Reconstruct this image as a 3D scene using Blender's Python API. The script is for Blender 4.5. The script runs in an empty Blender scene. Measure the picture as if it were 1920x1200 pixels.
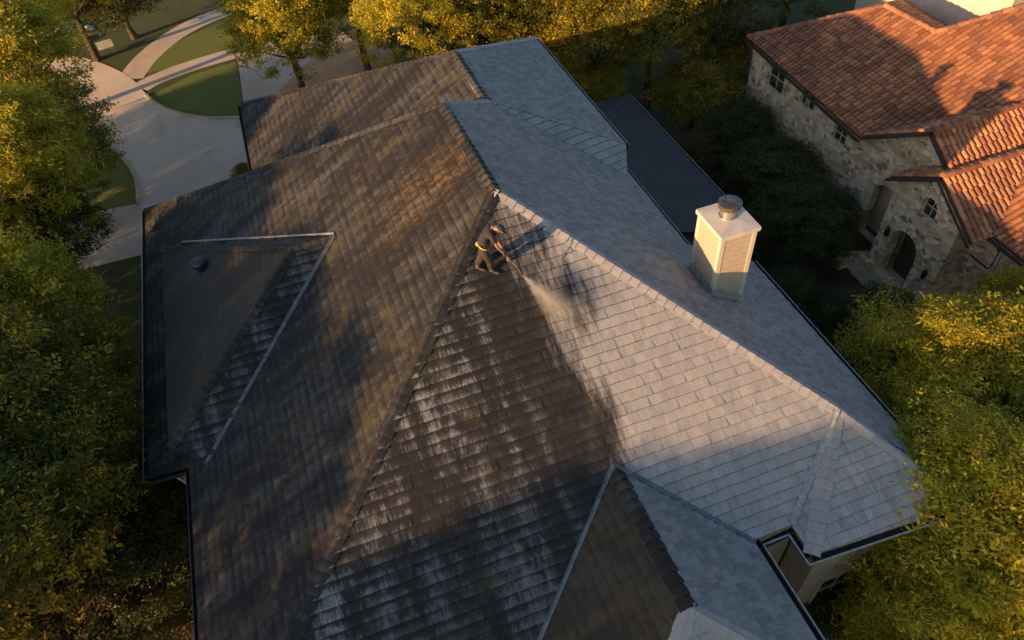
import bpy, bmesh, math, random
import numpy as np
from mathutils import Vector, Matrix, noise, geometry
random.seed(7)
S = bpy.context.scene
COL = S.collection
R = math.radians

# ------------------------------------------------------------------ camera
CAM = Vector((0, 0, 22.0)); F_PX = 1357.0
zc = -Vector((120, 1250, 1357)).normalized()          # world up seen from the camera (x right, y down, z forward)
yc = Vector((-700, -1407, 1357)); yc = (yc - zc * yc.dot(zc)).normalized()
xc = yc.cross(zc).normalized()
right = Vector((xc[0], yc[0], zc[0])); down = Vector((xc[1], yc[1], zc[1])); fwd = Vector((xc[2], yc[2], zc[2]))
cd = bpy.data.cameras.new('camera'); cam = bpy.data.objects.new('camera', cd); COL.objects.link(cam)
m = Matrix.Identity(4)
for i in range(3):
    m[i][0] = right[i]; m[i][1] = -down[i]; m[i][2] = -fwd[i]; m[i][3] = CAM[i]
cam.matrix_world = m
cd.sensor_width = 36; cd.lens = F_PX / 1920 * 36; cd.clip_end = 2000; cd.clip_start = .1
S.camera = cam

# ------------------------------------------------------------------ light
SUN_EL, SUN_S = 12.4, 20.0        # elevation, degrees south of due west
W = bpy.data.worlds.new("World"); S.world = W; W.use_nodes = True
nt = W.node_tree; bg = nt.nodes['Background']
sky = nt.nodes.new('ShaderNodeTexSky'); sky.sky_type = 'NISHITA'; sky.sun_disc = False
to_sun = Vector((-math.cos(R(SUN_S)) * math.cos(R(SUN_EL)), -math.sin(R(SUN_S)) * math.cos(R(SUN_EL)), math.sin(R(SUN_EL))))
sky.sun_elevation = R(SUN_EL); sky.sun_rotation = math.atan2(to_sun.x, to_sun.y)
sky.air_density = 1.0; sky.dust_density = 1.3; sky.ozone_density = .8
nt.links.new(sky.outputs[0], bg.inputs[0]); bg.inputs[1].default_value = 0.085
sl = bpy.data.lights.new('sun', 'SUN'); sl.energy = 5.0; sl.angle = R(.55); sl.color = (1.0, .55, .24)
so = bpy.data.objects.new('sun', sl); COL.objects.link(so); so.rotation_euler = to_sun.to_track_quat('Z', 'Y').to_euler()
S.view_settings.view_transform = 'Standard'; S.view_settings.look = 'None'
S.view_settings.exposure = 0.98; S.view_settings.gamma = 1
S.render.engine = 'CYCLES'
S.cycles.max_bounces = 6; S.cycles.transparent_max_bounces = 8

# ------------------------------------------------------------------ helpers
def ray(u, v):
    return right * (u - 960) + down * (v - 600) + fwd * F_PX
def at(u, v, z):
    """point of height z seen at photo pixel (u, v)"""
    r = ray(u, v); return CAM + r * ((z - CAM.z) / r.z)
def px(p):
    d = Vector(p) - CAM; k = F_PX / d.dot(fwd); return (960 + d.dot(right) * k, 600 + d.dot(down) * k)
class Plane:
    def __init__(s, p, gx=0., gy=0.): s.p = Vector(p); s.gx = gx; s.gy = gy
    @staticmethod
    def of(a, b, c):
        n = (b - a).cross(c - a); return Plane(a, -n.x / n.z, -n.y / n.z)
    def z(s, x, y): return s.p.z + s.gx * (x - s.p.x) + s.gy * (y - s.p.y)
    def pt(s, x, y): return Vector((x, y, s.z(x, y)))
    def n(s): return Vector((-s.gx, -s.gy, 1)).normalized()
    def hit(s, u, v):
        r = ray(u, v); n = s.n(); return CAM + r * ((s.p - CAM).dot(n) / r.dot(n))
    def frame(s):
        up = Vector((s.gx, s.gy, s.gx ** 2 + s.gy ** 2)).normalized(); n = s.n()
        return up.cross(n).normalized(), up, n        # across (to the right, looking up the slope), up the slope, normal

def props(o, label=None, cat=None, group=None, kind=None):
    if label: o['label'] = label
    if cat: o['category'] = cat
    if group: o['group'] = group
    if kind: o['kind'] = kind
    return o
def empty(name, loc, label=None, cat=None, group=None):
    o = bpy.data.objects.new(name, None); COL.objects.link(o); o.location = loc; o.empty_display_size = .3
    return props(o, label, cat, group)
def link(name, me, mat=None, parent=None):
    o = bpy.data.objects.new(name, me); COL.objects.link(o)
    if mat and not me.materials: me.materials.append(mat)
    if parent:
        o.parent = parent
        # vertices are in world coordinates: undo the parents' locations
        loc = Vector(); q = parent
        while q: loc += q.location; q = q.parent
        o.location = -loc
    return o
class MB:
    """collects faces (world coordinates), writes one mesh"""
    def __init__(s): s.v = []; s.f = []; s.uv = []; s.c = []
    def face(s, pts, uvs=None, col=(.5, 0, 0, 1)):
        i = len(s.v); s.v += [tuple(p) for p in pts]; s.f.append(tuple(range(i, i + len(pts))))
        if uvs is None:
            a = Vector(pts[0]); n = (Vector(pts[1]) - a).cross(Vector(pts[2]) - a)
            if abs(n.z) > .8 * n.length: uvs = [(p[0], p[1]) for p in pts]
            else:
                t = Vector((-n.y, n.x, 0)); t = t.normalized() if t.length > 0 else Vector((1, 0, 0))
                uvs = [(Vector(p).dot(t), p[2]) for p in pts]
        s.uv += list(uvs); s.c += (col if isinstance(col, list) else [col] * len(pts))
    def box(s, a, b, col=(.5, 0, 0, 1), M=None):
        a = Vector(a); b = Vector(b)
        P = [Vector((x, y, z)) for z in (a.z, b.z) for y in (a.y, b.y) for x in (a.x, b.x)]
        if M: P = [M @ p for p in P]
        for q in ((0, 2, 3, 1), (4, 5, 7, 6), (0, 1, 5, 4), (2, 6, 7, 3), (0, 4, 6, 2), (1, 3, 7, 5)):
            s.face([P[k] for k in q], col=col)
    def bar(s, p, q, w, h, up=Vector((0, 0, 1)), col=(.5, 0, 0, 1)):
        p = Vector(p); q = Vector(q); d = (q - p); L = d.length; d.normalize()
        y = up.cross(d).normalized(); z = d.cross(y)
        M = Matrix(((d.x, y.x, z.x, p.x), (d.y, y.y, z.y, p.y), (d.z, y.z, z.z, p.z), (0, 0, 0, 1)))
        s.box((0, -w / 2, -h / 2), (L, w / 2, h / 2), col, M)
    def tube(s, pts, rad, n=10, cap=True, col=(.5, 0, 0, 1)):
        pts = [Vector(p) for p in pts]
        if not hasattr(rad, '__len__'): rad = [rad] * len(pts)
        rings = []
        ref = None
        for k, p in enumerate(pts):
            d = (pts[min(k + 1, len(pts) - 1)] - pts[max(k - 1, 0)]).normalized()
            if ref is None: ref = Vector((1, 0, 0)) if abs(d.x) < .8 else Vector((0, 1, 0))
            x = (ref - d * ref.dot(d)).normalized(); y = d.cross(x); ref = x
            rings.append([p + (x * math.cos(a) + y * math.sin(a)) * rad[k] for a in [2 * math.pi * j / n for j in range(n)]])
        for A, B in zip(rings, rings[1:]):
            for j in range(n):
                k = (j + 1) % n; s.face([A[j], A[k], B[k], B[j]], uvs=[(j / n, 0), (k / n, 0), (k / n, 1), (j / n, 1)], col=col)
        if cap: s.face(rings[0][::-1], col=col); s.face(rings[-1], col=col)
    def prism(s, poly, z0, z1, col=(.5, 0, 0, 1)):
        top = [Vector((p[0], p[1], z1)) for p in poly]; bot = [Vector((p[0], p[1], z0)) for p in poly]
        s.face(top, col=col); s.face(bot[::-1], col=col)
        for i in range(len(poly)):
            j = (i + 1) % len(poly); s.face([bot[i], bot[j], top[j], top[i]], col=col)
    def build(s, name, mat, parent=None, smooth=False, merge=False):
        me = bpy.data.meshes.new(name); me.from_pydata(s.v, [], s.f)
        uv = me.uv_layers.new(name='UVMap'); uv.data.foreach_set('uv', np.array(s.uv, dtype=np.float32).ravel())
        ca = me.color_attributes.new('tone', 'FLOAT_COLOR', 'CORNER'); ca.data.foreach_set('color', np.array(s.c, dtype=np.float32).ravel())
        if merge:
            bm = bmesh.new(); bm.from_mesh(me); bmesh.ops.remove_doubles(bm, verts=bm.verts, dist=1e-4)
            bmesh.ops.recalc_face_normals(bm, faces=bm.faces); bm.to_mesh(me); bm.free()
        if smooth:
            me.polygons.foreach_set('use_smooth', [True] * len(me.polygons))
        return link(name, me, mat, parent)

def clip(poly, hp):
    """poly: list of (u,v,w) clipped by half-planes (a,b,c): a*u+b*v<=c"""
    for a, b, c in hp:
        out = []; n = len(poly)
        if n == 0: return []
        d = [a * p[0] + b * p[1] - c for p in poly]
        for i in range(n):
            j = (i + 1) % n
            if d[i] <= 0: out.append(poly[i])
            if (d[i] < 0) != (d[j] < 0) and d[i] != d[j] and (d[i] <= 0 or d[j] <= 0):
                t = d[i] / (d[i] - d[j]); out.append(tuple(poly[i][k] + (poly[j][k] - poly[i][k]) * t for k in range(3)))
        poly = out
    return poly if len(poly) > 2 else []
def halfplanes(p2):
    ar = sum(p2[i][0] * p2[(i + 1) % len(p2)][1] - p2[(i + 1) % len(p2)][0] * p2[i][1] for i in range(len(p2)))
    if ar < 0: p2 = p2[::-1]
    hp = []
    for i in range(len(p2)):
        (x0, y0), (x1, y1) = p2[i], p2[(i + 1) % len(p2)]
        a, b = (y1 - y0), -(x1 - x0); L = math.hypot(a, b)
        if L < 1e-6: continue
        hp.append((a / L, b / L, (a * x0 + b * y0) / L))
    return hp

# ------------------------------------------------------------------ materials
def mat(name):
    m = bpy.data.materials.new(name); m.use_nodes = True; m.node_tree.nodes.clear()
    n = m.node_tree.nodes; out = n.new('ShaderNodeOutputMaterial'); b = n.new('ShaderNodeBsdfPrincipled')
    m.node_tree.links.new(b.outputs[0], out.inputs[0]); return m, N(m.node_tree), b
class N:
    def __init__(s, t): s.t = t
    def new(s, k, **kw):
        n = s.t.nodes.new('ShaderNode' + k)
        for a, v in kw.items(): setattr(n, a, v)
        return n
    def lk(s, a, b): s.t.links.new(a, b)
    def val(s, sock, v):
        if hasattr(v, 'is_linked') or isinstance(v, bpy.types.NodeSocket): s.lk(v, sock)
        else: sock.default_value = v
    def math(s, op, a, b=0., c=None, clamp=False):
        n = s.new('Math', operation=op, use_clamp=clamp); s.val(n.inputs[0], a); s.val(n.inputs[1], b)
        if c is not None: s.val(n.inputs[2], c)
        return n.outputs[0]
    def map(s, v, lo, hi, a=0., b=1.):
        n = s.new('MapRange'); n.interpolation_type = 'SMOOTHSTEP' if True else 'LINEAR'
        s.val(n.inputs[0], v); n.inputs[1].default_value = lo; n.inputs[2].default_value = hi; n.inputs[3].default_value = a; n.inputs[4].default_value = b
        return n.outputs[0]
    def mix(s, f, a, b, mode='MIX'):
        n = s.new('Mix', data_type='RGBA', blend_type=mode); s.val(n.inputs[0], f)
        for k, v in ((6, a), (7, b)):
            if isinstance(v, bpy.types.NodeSocket): s.lk(v, n.inputs[k])
            else: n.inputs[k].default_value = (*v, 1)
        return n.outputs[2]
    def coords(s, kind='UV', scale=(1, 1, 1), rot=0):
        if kind == 'Position': o = s.new('NewGeometry').outputs['Position']
        else: o = s.new('TexCoord').outputs[kind]
        m = s.new('Mapping'); s.lk(o, m.inputs[0]); m.inputs['Scale'].default_value = scale; m.inputs['Rotation'].default_value = (0, 0, rot)
        return m.outputs[0]
    def noise(s, vec, scale=1., detail=4., rough=.6, dist=0.):
        n = s.new('TexNoise'); s.lk(vec, n.inputs['Vector']); n.inputs['Scale'].default_value = scale
        n.inputs['Detail'].default_value = detail; n.inputs['Roughness'].default_value = rough; n.inputs['Distortion'].default_value = dist
        return n.outputs['Fac']
    def voro(s, vec, scale=1., feature='F1', out='Distance', rnd=1.):
        n = s.new('TexVoronoi', feature=feature); s.lk(vec, n.inputs['Vector']); n.inputs['Scale'].default_value = scale; n.inputs['Randomness'].default_value = rnd
        return n.outputs[out]
    def bump(s, h, strength, dist, b):
        n = s.new('Bump'); s.val(n.inputs['Height'], h); n.inputs['Strength'].default_value = strength; n.inputs['Distance'].default_value = dist
        s.lk(n.outputs[0], b.inputs['Normal'])
    def attr(s, name='tone'):
        a = s.new('Attribute', attribute_name=name); s.alpha = a.outputs['Alpha']; sp = s.new('SeparateColor'); s.lk(a.outputs['Color'], sp.inputs[0])
        return sp.outputs[0], sp.outputs[1], sp.outputs[2]

def m_plain(name, col, rough=.6, metal=0., var=.15, scale=3., bump=0.):
    m, n, b = mat(name); c = n.coords('Position')
    f = n.noise(c, scale, 5, .65)
    n.lk(n.mix(n.map(f, .3, .7), tuple(x * (1 - var) for x in col), tuple(min(1, x * (1 + var)) for x in col)), b.inputs['Base Color'])
    b.inputs['Roughness'].default_value = rough; b.inputs['Metallic'].default_value = metal
    if bump: n.bump(n.noise(c, scale * 6, 4, .7), bump, .01, b)
    return m

def m_shingle(name, pale=.5, course_shade=1., course=.26, vary=.07, moss=.3, brown=.4, dark=(.014, .0145, .017), washed=(.385, .385, .395)):
    m, n, b = mat(name)
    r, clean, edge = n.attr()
    streak = n.noise(n.coords('UV', (1.5, .28, 1)), 1., 4, .62, .3)          # long runs down the slope
    blot = n.noise(n.coords('UV', (.45, .35, 1)), 1., 5, .6)
    mid = n.noise(n.coords('UV', (6, 2.2, 1)), 1., 5, .7)
    fib = n.noise(n.coords('UV', (50, 3.2, 1)), 1., 4, .75)
    fine = n.noise(n.coords('UV', (60, 60, 1)), 1., 3, .7)
    # weathered and stained, with overlap shade and sun patches painted in
    sy = n.new('SeparateXYZ'); n.lk(n.new('TexCoord').outputs['UV'], sy.inputs[0])
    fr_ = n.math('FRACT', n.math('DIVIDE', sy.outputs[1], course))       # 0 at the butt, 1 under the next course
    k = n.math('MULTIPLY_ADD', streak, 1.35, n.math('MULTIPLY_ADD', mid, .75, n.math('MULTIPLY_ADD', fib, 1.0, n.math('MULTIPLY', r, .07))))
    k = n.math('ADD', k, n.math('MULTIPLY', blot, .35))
    k = n.math('SUBTRACT', n.math('ADD', k, .10), n.math('MULTIPLY', n.math('POWER', fr_, 1.3), n.map(n.noise(n.coords('UV', (1.1, 3.9, 1)), 1., 3, .6), .3, .7, .05 * course_shade, .48 * course_shade)))  # each course darkens toward the next butt: painted overlap shade and grime
    kk = n.map(k, 1.76, 2.16)
    midc = n.mix(n.map(blot, .42, .6), (.028, .031, .037), (.037 + .10 * brown, .040 + .05 * brown, .047 - .03 * brown))
    dirty = n.mix(n.map(k, 1.50, 1.95), dark, midc)
    dirty = n.mix(n.math('MULTIPLY', n.math('MULTIPLY', kk, pale), n.alpha), dirty, (.32, .34, .365))
    mo = n.math('MULTIPLY', n.map(n.noise(n.coords('UV', (.8, .5, 1)), 1.3, 5, .65), .52, .68), moss)
    dirty = n.mix(mo, dirty, (.105, .098, .040))
    li = n.math('MULTIPLY', n.map(n.math('ADD', mid, n.math('MULTIPLY', fib, .5)), .68, .98, .08, 1.), n.math('SUBTRACT', n.alpha, 1., clamp=True))  # alpha above one carries the painted sun patches
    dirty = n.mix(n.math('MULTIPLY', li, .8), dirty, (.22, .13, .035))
    # washed
    w = n.math('MULTIPLY_ADD', r, vary, n.math('MULTIPLY_ADD', mid, .40, n.math('MULTIPLY', fib, .48)))
    cl = n.mix(n.map(w, .3, .7), tuple(x * .68 for x in washed), tuple(x * 1.25 for x in washed))
    cl = n.mix(n.map(n.math('ADD', n.math('MULTIPLY', streak, .6), n.math('MULTIPLY', mid, .5)), .56, .80, 0, .6), cl, (.12, .12, .125))
    cm = n.math('ADD', clean, n.math('MULTIPLY', n.math('SUBTRACT', n.noise(n.coords('UV', (4, .6, 1)), 1.2, 6, .75), .5), .95))
    col = n.mix(n.map(cm, .32, .68), dirty, cl)
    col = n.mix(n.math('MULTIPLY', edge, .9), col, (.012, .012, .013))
    n.lk(col, b.inputs['Base Color']); b.inputs['Roughness'].default_value = .68
    b.inputs['Specular IOR Level'].default_value = .35
    n.bump(n.math('ADD', n.math('MULTIPLY', fib, 1.), n.math('MULTIPLY', fine, .7)), .75, .012, b)
    return m
M = {}
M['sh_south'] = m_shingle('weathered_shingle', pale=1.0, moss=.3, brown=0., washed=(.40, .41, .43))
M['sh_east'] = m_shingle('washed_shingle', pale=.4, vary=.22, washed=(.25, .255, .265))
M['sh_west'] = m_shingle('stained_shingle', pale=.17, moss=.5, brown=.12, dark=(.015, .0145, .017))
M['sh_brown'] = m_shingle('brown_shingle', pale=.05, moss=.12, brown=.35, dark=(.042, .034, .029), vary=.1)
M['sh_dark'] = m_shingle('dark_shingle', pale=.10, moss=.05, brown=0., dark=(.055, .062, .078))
M['flash'] = m_plain('valley_metal', (.16, .19, .22), .45, .6, .25, 4)
M['flash_pale'] = m_plain('grey_flashing', (.36, .38, .40), .5, .3, .3, 8)
M['gutter'] = m_plain('gutter_metal', (.085, .095, .10), .45, .5, .3, 3)
M['gutter_in'] = m_plain('gutter_debris', (.02, .017, .014), .9, 0, .5, 20)
M['trim'] = m_plain('painted_trim', (.58, .53, .46), .5, 0, .08, 2)
M['cap_metal'] = m_plain('painted_cap', (.62, .60, .57), .4, .1, .10, 2.5)
M['steel'] = m_plain('flue_steel', (.46, .45, .44), .32, .85, .25, 6)
M['bronze'] = m_plain('flue_rim', (.22, .14, .085), .4, .7, .4, 14)
M['wall'] = m_plain('stucco', (.46, .38, .29), .85, 0, .14, 1.5, .4)
M['frame'] = m_plain('window_frame', (.50, .46, .38), .5, 0, .1, 3)
M['dark'] = m_plain('dark_interior', (.015, .013, .012), .8, 0, .3, 2)
M['wood'] = m_plain('door_wood', (.07, .05, .035), .6, 0, .4, 4)
M['iron'] = m_plain('lantern_iron', (.02, .02, .02), .5, .6, .3, 9)
M['ventmetal'] = m_plain('vent_metal', (.045, .065, .078), .45, .4, .3, 6)

def m_siding():
    m, n, b = mat('lap_siding')
    uv = n.new('TexCoord').outputs['UV']; sp = n.new('SeparateXYZ'); n.lk(uv, sp.inputs[0])
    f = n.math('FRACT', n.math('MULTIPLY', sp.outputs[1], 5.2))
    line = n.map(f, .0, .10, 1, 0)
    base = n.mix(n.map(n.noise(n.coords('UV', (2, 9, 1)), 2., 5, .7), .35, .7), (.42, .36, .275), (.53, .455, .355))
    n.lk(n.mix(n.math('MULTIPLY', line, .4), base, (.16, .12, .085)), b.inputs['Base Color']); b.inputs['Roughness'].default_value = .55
    n.bump(n.math('SUBTRACT', 1., f), .6, .02, b)
    return m
M['siding'] = m_siding()
def m_glass():
    m, n, b = mat('window_glass')
    n.lk(n.mix(n.map(n.noise(n.coords('UV', (1, 1, 1)), 2.5, 3, .5), .35, .65), (.012, .018, .016), (.07, .085, .065)), b.inputs['Base Color'])
    b.inputs['Roughness'].default_value = .08; b.inputs['Specular IOR Level'].default_value = .6
    return m
M['glass'] = m_glass()
def m_stone():
    m, n, b = mat('limestone_rubble')
    wob = n.new('TexNoise'); n.lk(n.coords('UV'), wob.inputs['Vector']); wob.inputs['Scale'].default_value = 1.6; wob.inputs['Detail'].default_value = 3
    vm = n.new('VectorMath', operation='MULTIPLY_ADD'); n.lk(wob.outputs['Color'], vm.inputs[0]); vm.inputs[1].default_value = (.5, .34, 0); n.lk(n.coords('UV', (1, 1.45, 1)), vm.inputs[2])
    vec = vm.outputs[0]
    cell = n.new('TexVoronoi'); n.lk(vec, cell.inputs['Vector']); cell.inputs['Scale'].default_value = 3.6; cell.inputs['Randomness'].default_value = .8
    edge = n.voro(vec, 3.6, 'DISTANCE_TO_EDGE', 'Distance', .8)
    sp = n.new('SeparateColor'); n.lk(cell.outputs['Color'], sp.inputs[0])
    c = n.mix(n.map(sp.outputs[0], .0, .95), (.74, .62, .46), (.50, .36, .22))
    c = n.mix(n.map(sp.outputs[1], .62, .75), c, (.82, .75, .62))
    c = n.mix(n.map(sp.outputs[2], .88, .93), c, (.28, .19, .12))
    c = n.mix(n.map(n.noise(n.coords('UV'), 9, 6, .75), .35, .75, 0, .4), c, (.30, .235, .165))
    c = n.mix(n.map(edge, .012, .06, .8, 0), c, (.58, .50, .39))
    n.lk(c, b.inputs['Base Color']); b.inputs['Roughness'].default_value = .9
    h = n.math('ADD', n.map(edge, 0, .14), n.math('MULTIPLY', n.noise(n.coords('UV'), 12, 5, .7), .5))
    n.bump(h, .5, .05, b); return m
M['stone'] = m_stone()
def m_tile():
    m, n, b = mat('clay_tile')
    r, g, e = n.attr()
    c = n.mix(n.map(r, .05, .95), (.27, .105, .058), (.56, .26, .125))
    c = n.mix(n.map(r, .93, 1., 0, .7), c, (.075, .05, .05))
    c = n.mix(n.map(n.noise(n.coords('Position'), 5, 6, .75), .5, .75, 0, .5), c, (.11, .07, .055))
    c = n.mix(n.map(n.noise(n.coords('Position'), .35, 3, .5), .45, .65, 0, .4), c, (.10, .05, .045))
    c = n.mix(n.math('MULTIPLY', e, .8), c, (.03, .018, .015))
    n.lk(c, b.inputs['Base Color']); b.inputs['Roughness'].default_value = .72
    n.bump(n.noise(n.coords('Position'), 40, 4, .7), .4, .01, b); return m
M['tile'] = m_tile()
def m_concrete(name, a, bcol, stain):
    m, n, b = mat(name); c = n.coords('Position')
    col = n.mix(n.map(n.noise(c, .35, 6, .65), .35, .65), a, bcol)
    col = n.mix(n.map(n.noise(n.coords('Position', (.6, .12, 1), R(35)), 1, 5, .7), .52, .78, 0, .6), col, stain)
    col = n.mix(n.map(n.noise(c, 14, 5, .8), .5, .8, 0, .35), col, stain)
    n.lk(col, b.inputs['Base Color']); b.inputs['Roughness'].default_value = .85
    n.bump(n.noise(c, 30, 4, .7), .3, .01, b); return m
M['concrete'] = m_concrete('driveway_concrete', (.55, .49, .44), (.64, .57, .51), (.36, .31, .27))
M['walk'] = m_concrete('walk_concrete', (.48, .40, .345), (.56, .48, .41), (.30, .25, .21))
M['patio'] = m_concrete('stained_patio', (.46, .27, .15), (.54, .34, .20), (.28, .16, .09))
M['kerb'] = m_concrete('kerb_concrete', (.38, .33, .28), (.44, .39, .33), (.24, .2, .17))
def m_ground():
    m, n, b = mat('lawn_ground'); c = n.coords('Position')
    g = n.mix(n.map(n.noise(c, 9, 6, .8), .3, .7), (.024, .042, .012), (.062, .085, .026))
    g = n.mix(n.map(n.noise(c, .5, 5, .6), .45, .65, 0, .7), g, (.075, .085, .022))
    g = n.mix(n.map(n.noise(c, 1.7, 6, .75), .56, .72, 0, .6), g, (.035, .028, .018))
    n.lk(g, b.inputs['Base Color']); b.inputs['Roughness'].default_value = .95
    n.bump(n.noise(c, 40, 5, .8), 1., .06, b); return m
M['ground'] = m_ground()
M['mulch'] = m_plain('mulch', (.05, .035, .025), .95, 0, .5, 12, 1.)
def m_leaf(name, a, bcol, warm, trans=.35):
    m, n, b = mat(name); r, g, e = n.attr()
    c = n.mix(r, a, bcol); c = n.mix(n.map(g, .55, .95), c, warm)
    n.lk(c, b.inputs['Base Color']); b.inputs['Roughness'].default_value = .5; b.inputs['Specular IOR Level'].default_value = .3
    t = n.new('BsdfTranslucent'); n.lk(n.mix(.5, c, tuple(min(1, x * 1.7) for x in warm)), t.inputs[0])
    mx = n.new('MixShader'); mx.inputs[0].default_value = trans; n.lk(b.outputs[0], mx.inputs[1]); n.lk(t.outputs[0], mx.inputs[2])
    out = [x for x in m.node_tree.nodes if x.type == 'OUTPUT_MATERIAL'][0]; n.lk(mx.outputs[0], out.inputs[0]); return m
M['leaf'] = m_leaf('oak_leaf', (.022, .038, .008), (.13, .15, .018), (.62, .45, .035), .3)
M['leaf_gold'] = m_leaf('gold_leaf', (.06, .075, .010), (.44, .40, .028), (.85, .64, .06), .35)
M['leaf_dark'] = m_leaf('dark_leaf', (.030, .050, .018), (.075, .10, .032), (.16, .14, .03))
M['leaf_dry'] = m_leaf('dry_leaf', (.10, .062, .03), (.17, .115, .055), (.10, .09, .03))
M['bark'] = m_plain('bark', (.075, .055, .042), .95, 0, .45, 9, 1.)
M['rock'] = m_plain('pale_rock', (.42, .41, .40), .85, 0, .3, 5, .8)

# ------------------------------------------------------------------ roof building
EXP = .26
def shingles(pl, polys, name, mt, parent, clean=0., exp=EXP, wmin=.16, wmax=.34, jit=1., thick=.030, deck=True, shade_seamw=.013, pale=None, shade_seam_e=.62, side_e=.3, gap=.0015):
    """polys: list of convex polygons on the plane pl (world points)"""
    a, up, nn = pl.frame(); o = pl.p
    mb = MB(); rnd = random.Random(hash(name + str(round(o.x, 2))) % 1000 + int(abs(pl.gx) * 100))
    rnd = random.Random(int(abs(o.x * 31 + o.y * 17 + pl.gx * 113 + pl.gy * 71) * 10))
    P2 = [[((p - o).dot(a), (p - o).dot(up)) for p in poly] for poly in polys]
    HP = [halfplanes(p) for p in P2]
    U = [q[0] for p in P2 for q in p]; V = [q[1] for p in P2 for q in p]
    k0 = math.floor(min(V) / exp) - 1; k1 = math.ceil(max(V) / exp) + 1
    for k in range(k0, k1):
        v0 = k * exp; u = min(U) - rnd.random() * .4
        while u < max(U):
            w = rnd.uniform(wmin, wmax); g = gap
            t = thick * rnd.uniform(.9, 1.0 + .22 * jit); dv = rnd.uniform(-.005, .005) * jit
            sk = rnd.uniform(-.004, .004) * jit; tone = rnd.random()
            ua, ub = u + g, u + w - g; va, vb = v0 + dv, v0 + exp + .05
            top = [(ua, va + sk, t + .004), (ub, va - sk, t + .004), (ub, vb, .002), (ua, vb, .002)]
            fr = [(ua, va + sk, -.02), (ub, va - sk, -.02), (ub, va - sk, t + .004), (ua, va + sk, t + .004)]
            s1 = [(ua, vb, -.02), (ua, va + sk, -.02), (ua, va + sk, t + .004), (ua, vb, .002)]
            s2 = [(ub, va - sk, -.02), (ub, vb, -.02), (ub, vb, .002), (ub, va - sk, t + .004)]
            seam = [(u, v0 - shade_seamw + dv, t + .006), (u + w, v0 - shade_seamw + dv, t + .006), (u + w, v0 + dv + .004, t * .9 + .003), (u, v0 + dv + .004, t * .9 + .003)]
            sb_ = thick * 1.1 * (.05 + shade_seamw) / exp * 1.0 + .0075
            seam = [(u, v0 - shade_seamw + dv, sb_ + .004), (u + w, v0 - shade_seamw + dv, sb_ + .004), (u + w, v0 + dv + .003, sb_), (u, v0 + dv + .003, sb_)]  # dark strip painted ahead of each butt for its shadow line and grime
            for hp in HP:
                for q, e in ((top, 0.), (fr, 1.), (s1, side_e), (s2, side_e), (seam, shade_seam_e)):
                    c = clip(q, hp)
                    if not c: continue
                    if e == 1. and max(x[2] for x in c) - min(x[2] for x in c) < 1e-5: continue
                    wp = [o + a * x[0] + up * x[1] + nn * x[2] for x in c]
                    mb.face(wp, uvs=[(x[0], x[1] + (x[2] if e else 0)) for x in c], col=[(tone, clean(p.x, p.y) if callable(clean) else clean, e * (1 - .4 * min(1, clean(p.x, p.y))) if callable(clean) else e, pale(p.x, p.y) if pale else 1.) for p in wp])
            u += w
    for p in P2:
        if deck:
            q = [o + a * x[0] + up * x[1] for x in p]
            mb.face([x - nn * .012 for x in q], uvs=p, col=(.5, 0, 1, 1))
            mb.face([x - nn * .16 for x in q][::-1], uvs=p, col=(.5, 0, 1, 1))
            for i in range(len(q)):
                j = (i + 1) % len(q); mb.face([q[i] - nn * .16, q[j] - nn * .16, q[j] - nn * .012, q[i] - nn * .012], col=(.5, 0, .8, 1))
    return mb.build(name, mt, parent)

def caps(p, q, plA, plB, name, mt, parent, clean=0., w=.17, step=.26, lift=.046):
    """overlapping cap shingles laid over a ridge or hip from p (low) to q (high)"""
    p = Vector(p); q = Vector(q); d = (q - p); L = d.length; d.normalize()
    def side(pl, other):
        n = pl.n(); s = n.cross(d).normalized()
        mid = (p + q) / 2 + s * .5
        if pl.z(mid.x, mid.y) > other.z(mid.x, mid.y): s = -s
        return s, n
    sa, na = side(plA, plB); sb, nb = side(plB, plA); nm = (na + nb).normalized()
    mb = MB(); rnd = random.Random(int(abs(p.x * 91 + q.y * 13)))
    k = 0.; 
    while k < L:
        e = min(k + step + .07, L + .02); st = p + d * k; en = p + d * e; j = rnd.uniform(.9, 1.08); h0 = lift * rnd.uniform(1.0, 1.2); h1 = lift * .62
        tone = rnd.random(); c = clean(st.x, st.y) if callable(clean) else clean
        Ta, Tb = st + nm * h0 * 1.3, en + nm * h1 * 1.3
        for s, n, fl in ((sa, na, 1), (sb, nb, 0)):
            A, B = st + s * w * j + n * h0, en + s * w * j + n * h1
            quad = [Ta, A, B, Tb]; 
            if not fl: quad = quad[::-1]
            uv = [(0, k), (.2, k), (.2, e), (0, e)]
            if not fl: uv = uv[::-1]
            mb.face(quad, uvs=[(x + p.x, y) for x, y in uv], col=(tone, c, 0, 1))
            mb.face([Ta, A, A - n * h0, Ta - nm * h0 * 1.3], col=(tone, c, .8, 1))
            mb.face([A, B, B - n * (h1 + .01), A - n * (h0 + .01)], col=(tone, c, .45, 1))
        k += step * rnd.uniform(.97, 1.03)
    return mb.build(name, mt, parent)

def strip(p, q, plA, plB, name, mt, parent, w=.10, lift=.05):
    """open valley metal lying on two planes along p-q"""
    p = Vector(p); q = Vector(q); d = (q - p).normalized(); mb = MB()
    for pl, other in ((plA, plB), (plB, plA)):
        n = pl.n(); s = n.cross(d).normalized(); mid = (p + q) / 2 + s * .5
        if pl.z(mid.x, mid.y) < other.z(mid.x, mid.y): s = -s
        A = [p + n * lift, p + s * w + n * lift, q + s * w + n * lift, q + n * lift]
        mb.face(A); mb.face([A[1], A[1] - n * .06, A[2] - n * .06, A[2]])
    return mb.build(name, mt, parent)

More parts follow.
